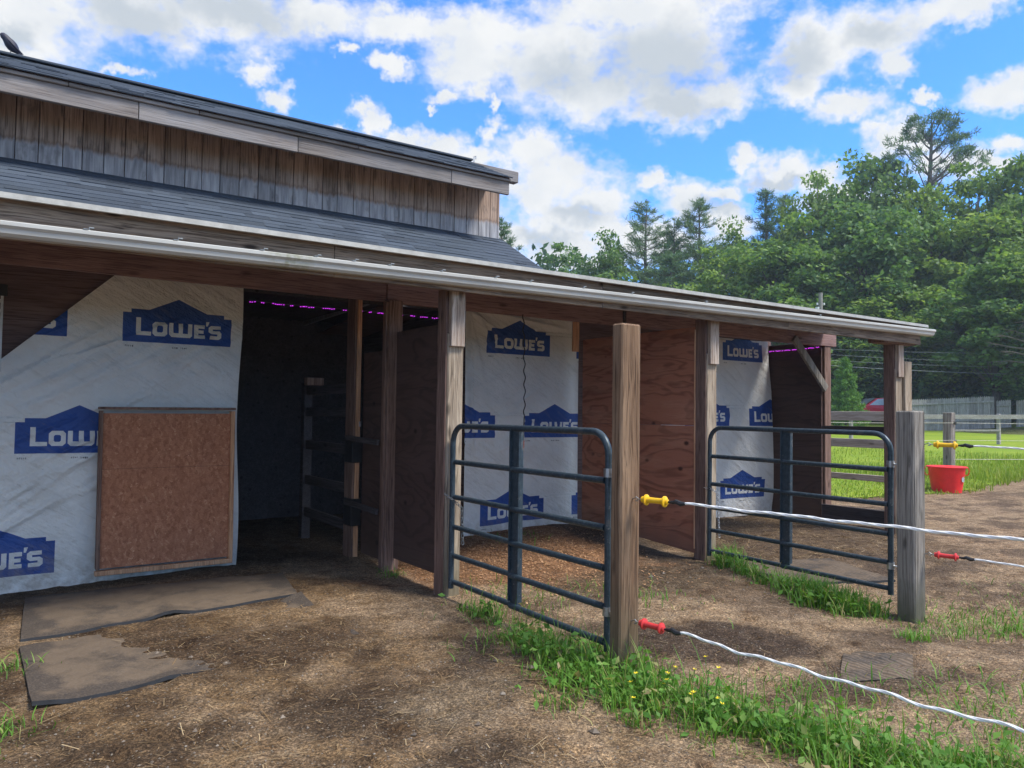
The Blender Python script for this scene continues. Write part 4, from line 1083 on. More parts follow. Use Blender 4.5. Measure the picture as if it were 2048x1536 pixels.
# rail fence in front of the pickets
rf = empty("rail_fence", (33.0, 14.2, float(gbase(33, 14.2))), "weathered single rail fence crossing the lawn before the picket fence", "fence")
A_ = Vector((24.6, 19.6)); B_ = Vector((40.5, 8.9)); dd = (B_ - A_).normalized()
def rz_(p): return float(gbase(p.x, p.y)) - float(gbase(33, 14.2))
s = 0; Ltot = (B_ - A_).length; prev = None; ps = []
while s <= Ltot + .1:
    p = A_ + dd * s; ps.append(p); s += 1.92
for i, p in enumerate(ps):
    q = p - Vector((33.0, 14.2)); zb = rz_(p)
    MB().box(q.x - .06, q.x + .06, q.y - .06, q.y + .06, zb - .2, zb + 1.20, 0, .01).build("rail_post", M_greyrail if i % 3 else M_rail, rf)
for i in range(0, len(ps) - 1):
    a, b2 = ps[i], ps[i + 1]; qa = a - Vector((33, 14.2)); qb = b2 - Vector((33, 14.2))
    off = Vector((dd.y, -dd.x)) * .085
    MB().beam((qa.x + off.x, qa.y + off.y, rz_(a) + 1.08), (qb.x + off.x, qb.y + off.y, rz_(b2) + 1.08 + random.uniform(-.015, .015)), .05, .17).build("rail", M_greyrail, rf)
    if i % 2 == 0 and i > 3:
        MB().beam((qa.x + off.x, qa.y + off.y, rz_(a) + .55), (qb.x + off.x, qb.y + off.y, rz_(b2) + .55), .05, .07).build("rail", M_greyrail, rf)

def picket_fence(a, b2, h, label, gap=None):
    a = Vector(a); b2 = Vector(b2); d_ = (b2 - a); L = d_.length; d_.normalize()
    z0 = float(gbase(a.x, a.y)); root = empty("picket_fence", (a.x, a.y, z0), label, "fence", "grey picket fences beyond the lawn")
    m = MB(); s = 0
    while s < L:
        w = .115; p = a + d_ * s; zb = float(gbase(p.x, p.y)) - z0; hh = h + random.uniform(-.02, .02)
        q0 = d_ * s; q1 = d_ * (s + w - .014); nn = Vector((d_.y, -d_.x)) * .018
        pr = []
        for off in (Vector((0, 0)), nn):
            pr += [(q0.x + off.x, q0.y + off.y, zb + .03), (q1.x + off.x, q1.y + off.y, zb + .03), (q1.x + off.x, q1.y + off.y, zb + hh - .09), ((q0.x + q1.x) / 2 + off.x, (q0.y + q1.y) / 2 + off.y, zb + hh), (q0.x + off.x, q0.y + off.y, zb + hh - .09)]
        m.add(pr, [(0, 1, 2, 3, 4)[::-1], (5, 6, 7, 8, 9), (0, 5, 6, 1)[::-1], (1, 6, 7, 2)[::-1], (2, 7, 8, 3)[::-1], (3, 8, 9, 4)[::-1], (4, 9, 5, 0)[::-1]])
        s += w
    m.build("pickets", M_picket, root)
    for zr in (h - .32, h * .28):
        o_ = Vector((d_.y, -d_.x)) * .05
        zb = float(gbase(b2.x, b2.y)) - z0
        MB().beam((o_.x, o_.y, zr), (d_.x * L + o_.x, d_.y * L + o_.y, zr + zb), .05, .09).build("rail", M_picket, root)
    return root
picket_fence((41.5, 22.6), (45.25, 20.05), 1.80, "tall grey picket fence panel right of the stall corner post")
picket_fence((45.4, 19.95), (46.0, 19.55), 1.55, "short low piece of grey picket fence beside the gap")
picket_fence((46.3, 19.35), (52.5, 15.1), 1.52, "low grey picket fence right of the gap, running out of view")

# utility pole and wires
up = empty("utility_pole", (38.2, 25.8, float(gbase(38.2, 25.8))), "grey wooden utility pole rising behind the stall roof", "utility pole")
MB().tube([(0, 0, -.3), (0, 0, 7.7)], [.15, .11], 10).build("pole", M_barkpale, up, True)
for k in (-.16, .16): MB().lathe([(0, .02), (.02, .05), (.08, .06), (.14, .03)], (k, -k * .625, 7.0), (k, -k * .625, 7.3), 8).build("insulator", M_perf, up, True)
MB().tube([(-.15, .1, 6.4), (-.15, .1, 6.9)], .11, 10).build("transformer", M_perf, up, True)
for k, (za, zb, r_) in enumerate(((4.95, 4.30, .015), (5.22, 4.80, .009), (5.60, 5.05, .008), (5.85, 5.75, .008))):
    a = Vector((34.4, 27.3, 1.42 + (za - 1.42) * .894)); b2 = Vector((51.8, 15.7, 1.42 + (zb - 1.42) * .894)); pts_ = []
    for i in range(21):
        q = i / 20; pts_.append(a.lerp(b2, q) - a - Vector((0, 0, .25 * 4 * q * (1 - q) - .0)))
    o = MB().tube(pts_, r_, 5).build("power_line", M_cable, None, True, a)
    tag(o, ["lowest and thickest roadside cable in front of the dark wood", "second cable from below in front of the dark wood", "third cable from below in front of the dark wood", "topmost thin roadside cable in front of the dark wood"][k], "cable", "overhead cables along the road")

# red car behind the fence
cz = float(gbase(44.6, 25.2))
car = empty("parked_car", (44.3, 26.0, cz + .12), "dark red car parked behind the stall corner post, by the small spruce", "car", rz=math.radians(-34))
side = [(-2.2, .35), (-2.25, .62), (-2.15, .78), (-1.15, .92), (-.45, 1.36), (.55, 1.42), (1.25, 1.12), (1.55, 1.0), (2.1, .92), (2.2, .6), (2.15, .32)]
m = MB(); k = len(side)
rows = []
for yy, ins in ((-.86, .0), (-.80, .04), (.80, .04), (.86, .0)):
    pass
ys = [(-.87, 0), (.87, 0)]
vs = []
for yy, _ in ys:
    for (sx, sz) in side:
        tuck = .16 * max(0, (sz - .92) / .5)
        vs.append((sx, yy - math.copysign(tuck, yy), sz))
m.add(vs, [tuple(range(k)), tuple(range(2 * k - 1, k - 1, -1))] + [(i, k + i, k + (i + 1) % k, (i + 1) % k) for i in range(k)])
m.build("body", M_carred, car)
MB().add([(-1.12, -.74, .95), (-1.12, .74, .95), (-.50, .68, 1.335), (-.50, -.68, 1.335)], [(0, 1, 2, 3), (3, 2, 1, 0)]).build("windscreen", M_glass, car).location = (-.035, 0, .03)
for s in (-1, 1):
    MB().add([(-.98, s * .875, .95), (-.43, s * .745, 1.31), (.0, s * .735, 1.345), (.0, s * .875, .95)], [(0, 1, 2, 3), (3, 2, 1, 0)]).build("window", M_glass, car)
    MB().add([(.06, s * .875, .95), (.06, s * .735, 1.345), (.52, s * .735, 1.36), (1.12, s * .84, 1.05), (1.12, s * .875, .97)], [(0, 1, 2, 3, 4), (4, 3, 2, 1, 0)]).build("window", M_glass, car)
    MB().box(-2.26, -2.12, s * .62 - .17, s * .62 + .17, .62, .74, 0, .02).build("headlight", M_perf, car)
for sx in (-1.35, 1.35):
    for s in (-1, 1):
        w_ = MB().lathe([(0, .2), (.02, .31), (.16, .31), (.18, .2)], (sx, s * .9, .31), (sx, s * .7, .31), 18).build("wheel", M_tyre, car, True)
        MB().lathe([(0, .10), (.004, .19), (.02, .19)], (sx, s * .908, .31), (sx, s * .7, .31), 14).build("rim", M_metal, w_, True)

# ------------------------------------------------------------------ bird on the ridge
bd = empty("perched_bird", (.022, RY - .03, RZ + .006), "small dark bird perched on the left end of the ridge", "bird")
def bp_(path, rad, seg=14):
    m = MB(); m.tube(path, rad, seg); return m
body = MB()
body.tube([(-.048, 0, .118), (-.044, 0, .118), (-.034, 0, .116), (-.022, 0, .108), (-.010, 0, .094), (.006, 0, .074), (.022, 0, .056), (.038, 0, .040), (.050, 0, .028), (.060, 0, .016)],
          [.005, .013, .020, .022, .025, .033, .034, .027, .016, .007], 14)
body.build("body", M_bird, bd, True)
MB().add([(.048, -.012, .036), (.048, .012, .036), (.098, .014, -.028), (.098, -.014, -.028), (.046, -.012, .028), (.046, .012, .028), (.095, .014, -.033), (.095, -.014, -.033)],
         [(0, 1, 2, 3), (7, 6, 5, 4), (0, 4, 5, 1), (1, 5, 6, 2), (2, 6, 7, 3), (3, 7, 4, 0)]).build("tail", M_bird, bd)
for s in (-1, 1):
    w_ = MB(); w_.tube([(-.008, s * .021, .088), (.012, s * .028, .072), (.035, s * .024, .050), (.062, s * .014, .028), (.085, s * .010, .014)], [.006, .012, .011, .007, .002], 8)
    w_.build("wing", M_bird, bd, True)
    MB().tube([(.012, s * .010, .045), (.014, s * .011, .018), (.008, s * .011, .001), (-.010, s * .012, .001)], [.004, .002, .0018, .0015], 6).build("leg", M_beak, bd, True)
    MB().lathe([(0, .0005), (.001, .0025), (.003, .003)], (-.044, s * .0145, .121), (-.044, s * .005, .121), 8).build("eye", M_black, bd, True)
MB().lathe([(0, .005), (.014, .0028), (.022, .0006)], (-.046, 0, .117), (-.07, 0, .112), 8).build("beak", M_beak, bd, True)

# ------------------------------------------------------------------ leaves and trees
def leaf_quads(c, size, n_out, flat=0.6, r=rng, aspect=1.0):
    """c (n,3) centres, n_out (n,3) preferred normals -> (n,4,3) little diamond leaves"""
    n_ = len(c)
    nr = n_out * flat + r.normal(size=(n_, 3)) * (1 - flat) * 1.2
    nr /= np.linalg.norm(nr, axis=1, keepdims=True) + 1e-9
    a = np.cross(nr, r.normal(size=(n_, 3))); a /= np.linalg.norm(a, axis=1, keepdims=True) + 1e-9
    b = np.cross(nr, a); s = (size * r.uniform(.6, 1.35, (n_, 1)))
    dr = nr * s * .16
    return np.stack([c - a * s * .6 * aspect - dr, c + b * s * .38 , c + a * s * .6 * aspect - dr, c - b * s * .38], 1)

def deciduous(seed, n_clump=84, per=130, leaf=.24):
    """unit tree: height 1, crown width 1 (scaled per tree)"""
    r = np.random.default_rng(seed)
    H, Wd = 12.0, 6.4
    cs = []
    while len(cs) < n_clump:
        p = r.uniform(-1, 1, 3); d = np.linalg.norm(p)
        if d > 1 or d < .45: continue
        zz = p[2]
        w = 1.0 - .28 * max(0, zz) - .12 * max(0, -zz)
        cs.append((p[0] * Wd / 2 * w, p[1] * Wd / 2 * w, H * .58 + p[2] * H * .42 + r.normal() * .3))
    cs = np.array(cs); P = []
    for c in cs:
        k = int(per * r.uniform(.6, 1.4)); R = r.uniform(.65, 1.25)
        q = r.normal(size=(k, 3)); q /= np.linalg.norm(q, axis=1, keepdims=True); q *= (r.random((k, 1)) ** .45) * R
        q[:, 2] = q[:, 2] * .55 - .14 * (q[:, 0] ** 2 + q[:, 1] ** 2)
        up = q * .5 + np.array([0, 0, .8])
        P.append(leaf_quads(c + q, leaf, up / np.linalg.norm(up, axis=1, keepdims=True), .55, r))
    tr = MB()
    lean = r.normal(size=2) * .25
    tr.tube([(0, 0, -.4), (lean[0] * .3, lean[1] * .3, H * .25), (lean[0], lean[1], H * .55), (lean[0] * 1.4, lean[1] * 1.4, H * .9)], [.20, .16, .10, .03], 7)
    for c in cs[::3]:
        z0 = max(H * .18, min(H * .7, c[2] - 1.5 - r.random() * 2)); f_ = z0 / H
        st_ = np.array([lean[0] * f_ * 1.5, lean[1] * f_ * 1.5, z0])
        mid = st_ * .5 + np.array(c) * .5 + np.array([0, 0, .35])
        tr.tube([st_, mid, c], [.06, .04, .012], 5)
    return np.concatenate(P), tr, H, Wd
def needles(c, a, n_, r, lo, hi, w, up=.75, spread=.2):
    """a spray of n_ thin needles round the point c, leaning outwards along the heading a"""
    dirs = r.normal(size=(n_, 3)) + np.array([math.cos(a), math.sin(a), up]) * .9
    dirs /= np.linalg.norm(dirs, axis=1, keepdims=True)
    sd = np.cross(dirs, r.normal(size=(n_, 3))); sd /= np.linalg.norm(sd, axis=1, keepdims=True)
    ln = r.uniform(lo, hi, (n_, 1)); c = c + r.normal(size=(n_, 3)) * spread * np.array([1, 1, .5])
    return np.stack([c - sd * w, c + sd * w, c + dirs * ln + sd * w * .6, c + dirs * ln - sd * w * .6], 1)
def pine(seed, H=15.0, Wd=5.2, start=.20, dens=1.0):
    r = np.random.default_rng(seed); P = []; tr = MB()
    tr.tube([(0, 0, -.4), (.08, 0, H * .4), (.0, .06, H * .75), (0, 0, H)], [.2, .15, .08, .015], 7)
    P.append(needles(np.array([0, 0, H * .985]), 0, 40, r, .15, .3, .015, 2, .06))
    z = H * start
    while z < H * .97:
        q = (z / H - start) / (1 - start)
        rad = Wd / 2 * (1 - q) ** .8 + .22
        for k in range(r.integers(3, 6)):
            a = r.uniform(0, 2 * math.pi); L = rad * r.uniform(.45, 1.25); rise = L * (.10 + .75 * q) * r.uniform(.6, 1.3)
            p0 = np.array([0, 0, z]); p2 = np.array([math.cos(a) * L, math.sin(a) * L, z + rise]); p1 = (p0 + p2) / 2 - np.array([0, 0, .10 * L])
            tr.tube([p0, p1, p2], [.03, .02, .008], 4)
            for j in range(int(3 + L * 5.2 * dens)):
                f_ = r.uniform(.28, 1.04); c = (1 - f_) ** 2 * p0 + 2 * f_ * (1 - f_) * p1 + f_ ** 2 * p2
                lat = r.normal() * .20 * L * (1.1 - f_); c = c + np.array([-math.sin(a) * lat, math.cos(a) * lat, r.normal() * .05])
                P.append(needles(c, a, 11, r, .12, .34, .017, .9, .10))
        z += H * r.uniform(.018, .036)
    return np.concatenate(P), tr, H, Wd
def spruce(seed, H=3.9, Wd=3.4):
    r = np.random.default_rng(seed); P = []; tr = MB()
    tr.tube([(0, 0, -.2), (0, 0, H)], [.09, .01], 6)
    for i in range(210):
        q = r.random() ** .85; z = .08 + q * (H - .16); L = (Wd / 2 * (1 - q) ** .9 + .05) * r.uniform(.62, 1.18); a = r.uniform(0, 2 * math.pi)
        p2 = np.array([math.cos(a) * L, math.sin(a) * L, z + L * r.uniform(-.18, .12)])
        for j in range(int(4 + L * 7)):
            f_ = r.uniform(.25, 1.0); c = np.array([0, 0, z]) * (1 - f_) + p2 * f_ - np.array([0, 0, .10 * L * math.sin(f_ * 3.1)])
            lat = r.normal() * .22 * L * (1.05 - f_); c = c + np.array([-math.sin(a) * lat, math.cos(a) * lat, 0])
            P.append(needles(c, a, 10, r, .08, .19, .018, .1, .06))
    P.append(needles(np.array([0, 0, H * .97]), 0, 30, r, .1, .2, .015, 2, .04))
    return np.concatenate(P), tr, H, Wd

VAR = {}
def variant(key, gen, name, leafm, barkm, part):
    P, tr, H, Wd = gen
    lm_ = quads(part, P, leafm); tk = tr.build("trunk", barkm, None, True)
    VAR[key] = (lm_, tk, H, Wd, name)
for i in range(6): variant(('d', i), deciduous(100 + i), "broadleaf_tree", M_leaf, M_barkpale if i % 2 else M_bark, "crown")
for i in range(3): variant(('p', i), pine(200 + i), "pine_tree", M_needle, M_bark, "crown")
variant(('c', 0), pine(230, 15, 3.6, .12, 1.3), "fir_tree", M_needle, M_bark, "crown")
variant(('s', 0), spruce(240), "spruce_tree", M_spruce, M_bark, "crown")
used = set()
def tree(key, x, y, h, w, label, group, rz):
    cr, tk, H, Wd, name = VAR[key]
    root = empty(name, (x, y, float(gbase(x, y)) - .05), label, "tree", group, rz)
    first = key not in used; used.add(key)
    for o in (cr, tk):
        c = o if first else o.copy()
        if not first: COL.objects.link(c)
        c.parent = root
    root.scale = (w / Wd, w / Wd, h / H)
    return root
BACK = [('d', 40.8, 52.1, 14.2, 5.1), ('d', 42.2, 48.8, 14.4, 4.6), ('p', 45.1, 46.8, 17.8, 5.2), ('p', 46.3, 44.8, 16.1, 3.9), ('p', 47.3, 43.0, 17.5, 5.6), ('d', 52.7, 44.1, 15.6, 5.1), ('c', 55.0, 42.5, 19.2, 4.1), ('c', 58.2, 42.8, 19.2, 3.5), ('d', 58.4, 40.2, 20.2, 6.0), ('d', 58.9, 37.5, 18.7, 5.4), ('d', 58.8, 35.1, 20.9, 6.8), ('d', 58.0, 30.8, 17.6, 5.6), ('d', 61.6, 28.4, 19.0, 6.4), ('d', 62.2, 25.6, 19.2, 6.2), ('d', 65.0, 23.6, 19.8, 6.5)]
MID = [('d', 36.8, 47.6, 10.3, 5.8), ('d', 39.9, 45.5, 11.0, 5.5), ('p', 42.4, 41.4, 12.4, 6.4), ('d', 43.2, 37.2, 12.1, 6.1), ('d', 45.3, 34.6, 13.1, 6.7), ('d', 47.3, 32.0, 14.0, 6.9), ('d', 49.2, 29.5, 14.6, 7.1), ('d', 52.3, 27.4, 14.1, 7.1), ('d', 54.3, 24.9, 14.1, 7.0), ('d', 56.2, 22.4, 14.5, 7.1)]
FRONT = [('d', 40.3, 33.1, 8.1, 5.5), ('d', 43.3, 31.1, 8.6, 5.8), ('d', 46.0, 29.3, 8.5, 5.5), ('d', 47.6, 27.0, 8.7, 5.7), ('d', 49.3, 24.6, 8.8, 5.6), ('d', 47.7, 20.9, 9.3, 6.0), ('d', 47.9, 18.3, 11.0, 6.0)]
ORD = ["first", "second", "third", "fourth", "fifth", "sixth", "seventh", "eighth", "ninth", "tenth", "eleventh", "twelfth"]
rt_ = random.Random(4)
for nm, L, adj in (("back", BACK, "tall"), ("middle", MID, "rounded"), ("front", FRONT, "low leafy")):
    cnt = {'d': 0, 'p': 0, 'c': 0}
    tot = {k: sum(1 for q in L if q[0] == k) for k in cnt}
    for (k, x_, y_, h_, w_) in L:
        key = ('d', rt_.randrange(6)) if k == 'd' else ('p', rt_.randrange(3)) if k == 'p' else ('c', 0)
        kind_ = {'d': 'broadleaf tree', 'p': 'pine', 'c': 'narrow fir'}[k]
        lab = f"{ORD[cnt[k]]} {adj} {kind_} from the left in the {nm} row of the wood" if tot[k] > 1 else f"only {adj} {kind_} in the {nm} row of the wood"
        cnt[k] += 1
        tree(key, x_, y_, h_, w_ * (1.28 if k == 'd' else 1.5), lab, "trees of the wood beyond the fences", rt_.uniform(0, 6.28))
tree(('s', 0), 37.0, 23.55, 4.0, 2.9, "small light green conical spruce between the end stall and the corner post", None, 0)
tree(('p', 1), 23.0, 35.2, 11.7, 4.4, "pine whose branch tips show just behind the right end of the shingle roof", None, 1.0)

for k_, v_ in VAR.items():
    if k_ not in used:
        for o in v_[:2]: bpy.data.objects.remove(o)

# the tall old pine standing above the wood: flat topped, open, with long bare limbs
def old_pine():
    r = np.random.default_rng(77); P = []; tr = MB(); H = 23.6
    tr.tube([(0, 0, -.5), (.1, 0, 10), (-.1, .1, 18), (.05, 0, 21.5), (.1, 0, H)], [.34, .27, .18, .10, .03], 8)
    right = np.array([.828, -.561, 0])
    def limb(z, L, rise, side, clumps, az_=None):
        a = (right * side if az_ is None else np.array([math.cos(az_), math.sin(az_), 0]))
        p0 = np.array([0, 0, z]); p1 = p0 + a * L * .45 + np.array([0, 0, rise * .35]); p2 = p0 + a * L + np.array([0, 0, rise])
        tr.tube([p0, p1, p2], [.09, .055, .02], 5)
        for j in range(int(clumps * .62)):
            f_ = r.uniform(.55, 1.05) ** .6; c = (1 - f_) ** 2 * p0 + 2 * f_ * (1 - f_) * p1 + f_ ** 2 * p2
            c = c + r.normal(size=3) * np.array([.34, .34, .12]) + np.array([0, 0, .12])
            n_ = 30; dirs = r.normal(size=(n_, 3)) + np.array([0, 0, .8]) + a * .5; dirs /= np.linalg.norm(dirs, axis=1, keepdims=True)
            sd = np.cross(dirs, r.normal(size=(n_, 3))); sd /= np.linalg.norm(sd, axis=1, keepdims=True); ln = r.uniform(.2, .42, (n_, 1))
            cc = c + r.normal(size=(n_, 3)) * np.array([.18, .18, .08])
            P.append(np.stack([cc - sd * .028, cc + sd * .028, cc + dirs * ln + sd * .018, cc + dirs * ln - sd * .018], 1))
    for z, L, rise, side, k in ((14.6, 5.6, 3.6, 1, 20), (16.0, 2.6, 2.0, 1, 9), (15.8, 3.6, 2.0, -1, 12), (16.4, 4.4, 3.0, -1, 20), (17.2, 3.7, 3.0, -1, 22), (17.0, 3.9, 3.2, 1, 14), (18.0, 3.6, 3.2, 1, 24),
                                (18.6, 2.8, 2.8, -1, 20), (19.2, 2.6, 2.8, 1, 24), (19.8, 1.9, 2.5, -1, 22), (20.4, 1.7, 2.3, 1, 24), (21.2, 1.1, 1.9, -1, 20), (21.8, .9, 1.6, 1, 20), (22.6, .4, 1.0, 1, 14)):
        limb(z, L, rise, side, k)
    for i in range(12):
        z = r.uniform(16.5, 22.0); limb(z, (23.4 - z) * r.uniform(.3, .5), (23.4 - z) * r.uniform(.3, .5), 0, 9, r.uniform(0, 6.28))
    return np.concatenate(P), tr
P_, tr_ = old_pine()
op = empty("old_pine", (60.9, 31.3, float(gbase(60.9, 31.3)) - .1), "lone tall open crowned pine rising high above the rest of the wood", "tree")
quads("crown", P_, M_needle, op); tr_.build("trunk", M_bark, op, True)

# undergrowth and the deeper wood
def band(name, pts_, n_, zmax, leaf, mt, label, depth, r, lift=0.0):
    a = np.array(pts_); seg = np.linalg.norm(np.diff(a, axis=0), axis=1); cum = np.concatenate([[0], np.cumsum(seg)])
    s = r.uniform(0, cum[-1], n_)
    x_ = np.interp(s, cum, a[:, 0]); y_ = np.interp(s, cum, a[:, 1])
    out = np.array([.88, .47]); x_ = x_ + out[0] * r.uniform(0, depth, n_); y_ = y_ + out[1] * r.uniform(0, depth, n_)
    top = zmax * (.55 + .9 * vnoise(x_, y_, .35, 3, 51)) * (0.75 + .4 * vnoise(x_, y_, 1.2, 2, 52))
    z_ = gbase(x_, y_) + lift + top * r.random(n_) ** .8
    c = np.stack([x_, y_, z_], 1); up = np.tile(np.array([[-.5, -.3, .8]]), (n_, 1))
    o = quads(name, leaf_quads(c, leaf, up, .5, r), mt)
    return tag(o, label, "undergrowth", kind='stuff')
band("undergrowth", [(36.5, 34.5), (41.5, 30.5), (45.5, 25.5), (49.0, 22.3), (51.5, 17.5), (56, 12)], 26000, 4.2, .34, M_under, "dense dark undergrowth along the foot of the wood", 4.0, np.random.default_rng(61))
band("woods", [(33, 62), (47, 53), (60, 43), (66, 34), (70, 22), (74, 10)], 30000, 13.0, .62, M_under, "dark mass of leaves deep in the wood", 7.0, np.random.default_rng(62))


# bare limbs at the right edge of the wood
o = MB()
r = random.Random(3)
for k in range(7):
    a = Vector((0, 0, 3.6 + .35 * k)); ang = r.uniform(2.0, 3.6); L = r.uniform(1.2, 2.6)
    mid = a + Vector((math.cos(ang) * L * .5, math.sin(ang) * L * .5, r.uniform(.0, .3))); e = a + Vector((math.cos(ang) * L, math.sin(ang) * L, r.uniform(-.5, .4)))
    o.tube([a, mid, e], [.05, .03, .01], 5)
    for j in range(3):
        f_ = r.uniform(.4, .9); b2 = a.lerp(e, f_); o.tube([b2, b2 + Vector((r.uniform(-.5, .3), r.uniform(-.5, .5), r.uniform(-.4, .3)))], [.02, .006], 4)
o.tube([(0, 0, -.3), (.1, 0, 3), (0, .1, 6.4)], [.14, .11, .03], 7)
tag(o.build("dead_tree", M_bark, None, True, (44.6, 18.0, float(gbase(44.6, 18.0)))), "bare pale dead tree with forked limbs at the right edge of the wood", "tree")

# ------------------------------------------------------------------ ground cover
def blades(n_, pts_, hmin, hmax, wd, r, lean=.55):
    """three segment curved grass blades as quads"""
    x_, y_ = pts_[:, 0], pts_[:, 1]; z_ = ground_z(x_, y_) - .005
    a = r.uniform(0, 2 * math.pi, n_); h = r.uniform(hmin, hmax, n_) * r.uniform(.6, 1.1, n_); ln = h * lean * r.uniform(.25, 1.5, n_)
    d = np.stack([np.cos(a), np.sin(a), np.zeros(n_)], 1); sd = np.stack([-np.sin(a), np.cos(a), np.zeros(n_)], 1)
    w = wd * r.uniform(.6, 1.4, (n_, 1)); b = np.stack([x_, y_, z_], 1); up = np.array([0, 0, 1.0])
    def at(t): return b + d * (ln * t ** 2)[:, None] + up * (h * (t - .28 * t ** 2 * np.minimum(1.4, ln / h + .2)))[:, None]
    Q = []
    for t0, t1, w0, w1 in ((0, .4, .8, 1), (.4, .75, 1, .75), (.75, 1.0, .75, .08)):
        p0, p1 = at(t0), at(t1); Q.append(np.stack([p0 - sd * w * w0, p0 + sd * w * w0, p1 + sd * w * w1, p1 - sd * w * w1], 1))
    Q = np.stack(Q, 1)                                  # n,3,4,3
    return Q
def blade_mesh(name, Q, mt):
    """join the three quads of each blade so a blade is one island"""
    n_ = Q.shape[0]
    V_ = np.stack([Q[:, 0, 0], Q[:, 0, 1], Q[:, 0, 3], Q[:, 0, 2], Q[:, 1, 3], Q[:, 1, 2], Q[:, 2, 3], Q[:, 2, 2]], 1)   # pairs left,right
    f_ = np.array([[0, 1, 3, 2], [2, 3, 5, 4], [4, 5, 7, 6]])
    F_ = (np.arange(n_)[:, None, None] * 8 + f_[None]).reshape(-1, 4).astype(np.int32)
    me = bpy.data.meshes.new(name); V_ = V_.reshape(-1, 3).astype(np.float32)
    me.vertices.add(len(V_)); me.vertices.foreach_set('co', V_.reshape(-1))
    me.loops.add(F_.size); me.loops.foreach_set('vertex_index', F_.reshape(-1))
    me.polygons.add(len(F_)); me.polygons.foreach_set('loop_start', np.arange(0, F_.size, 4, dtype=np.int32))
    me.update(calc_edges=True); me.materials.append(mt)
    o_ = bpy.data.objects.new(name, me); COL.objects.link(o_); return o_
def along_path(path, n_, r, wmul=1.0):
    """path rows: x, y, half width, density"""
    a = np.array(path, float); seg = np.linalg.norm(np.diff(a[:, :2], axis=0), axis=1)
    wgt = seg * (a[:-1, 3] + a[1:, 3]) / 2 * (a[:-1, 2] + a[1:, 2]); k = r.choice(len(seg), n_, p=wgt / wgt.sum()); f_ = r.random(n_)
    p = a[k] * (1 - f_)[:, None] + a[k + 1] * f_[:, None]
    g_ = r.normal(size=(n_, 2)) * .55
    return p[:, :2] + g_ * p[:, 2:3]
r = np.random.default_rng(81)
strip = [(2.93, 4.95, .10, .35), (2.90, 4.3, .07, .10), (2.82, 3.85, .10, .5), (2.80, 3.5, .22, 1.2), (2.78, 3.15, .28, 1.2), (2.82, 2.8, .26, 1.1), (2.85, 2.5, .22, 1.1), (2.92, 2.2, .22, 1.1), (3.02, 1.9, .26, 1.0), (3.2, 1.55, .32, .8), (3.5, 1.2, .4, .6)]
clump_c = along_path(strip, 330, r)
k = r.choice(330, 6500); pts_ = clump_c[k] + r.normal(size=(6500, 2)) * .035
tall = blades(6500, pts_, .05, .155, .0032, r, .75)
k2 = r.choice(330, 420); p2 = clump_c[k2] + r.normal(size=(420, 2)) * .06
tall2 = blades(420, p2, .20, .40, .0022, r, .35)
side_ = along_path([(5.98, 5.08, .10, 1.2), (5.80, 4.85, .09, .5), (5.62, 4.4, .05, .12), (5.58, 4.0, .10, .3), (5.50, 3.75, .17, 1.3), (5.52, 3.5, .16, 1.2), (5.60, 3.38, .10, .7)], 120, r)
k3 = r.choice(120, 3000); p3 = side_[k3] + r.normal(size=(3000, 2)) * .035
t3 = blades(3000, p3, .05, .26, .0032, r, .6)
few = []
for cx, cy, n_, sp in ((5.22, 2.82, 130, .06), (5.55, 2.75, 60, .10), (5.95, 2.52, 260, .16), (6.35, 2.6, 260, .2), (5.7, 2.95, 90, .14), (6.1, 2.95, 200, .2), (3.55, 2.5, 120, .12), (3.45, 4.9, 160, .25), (4.2, 4.6, 160, .3), (2.95, 6.2, 70, .06), (.08, 5.05, 90, .09), (.04, 4.05, 150, .10), (4.7, 6.9, 60, .15), (3.9, 2.1, 120, .2), (4.3, 1.9, 200, .25), (7.2, 2.7, 160, .3), (2.6, 4.0, 60, .12)):
    few.append(np.stack([r.normal(cx, sp, n_), r.normal(cy, sp, n_)], 1))
pf = np.concatenate(few); t4 = blades(len(pf), pf, .03, .13, .0030, r, .8)
p5 = np.concatenate([clump_c[r.choice(330, 1500)] + r.normal(size=(1500, 2)) * .16, side_[r.choice(120, 400)] + r.normal(size=(400, 2)) * .13]); t5 = blades(1900, p5, .02, .10, .0028, r, .9)
grass = blade_mesh("grass", np.concatenate([tall, tall2, t3, t4, t5]), M_grass)
tag(grass, "green grass and weeds growing along the gate and rope line", "grass", kind='stuff')
# broad leaves among the grass
k = r.choice(330, 1500); c = np.stack([*(clump_c[k] + r.normal(size=(1500, 2)) * .06).T, np.zeros(1500)], 1)
k = r.choice(120, 700); c2 = np.stack([*(side_[k] + r.normal(size=(700, 2)) * .06).T, np.zeros(700)], 1); c = np.concatenate([c, c2])
c[:, 2] = ground_z(c[:, 0], c[:, 1]) + r.uniform(.01, .13, len(c))
wd_ = quads("weeds", leaf_quads(c, .034, np.tile(np.array([[0, -.2, 1.0]]), (len(c), 1)), .7, r, 1.2), M_grass)
tag(wd_, "small broad leaved weeds mixed into the grass strip", "weeds", kind='stuff')
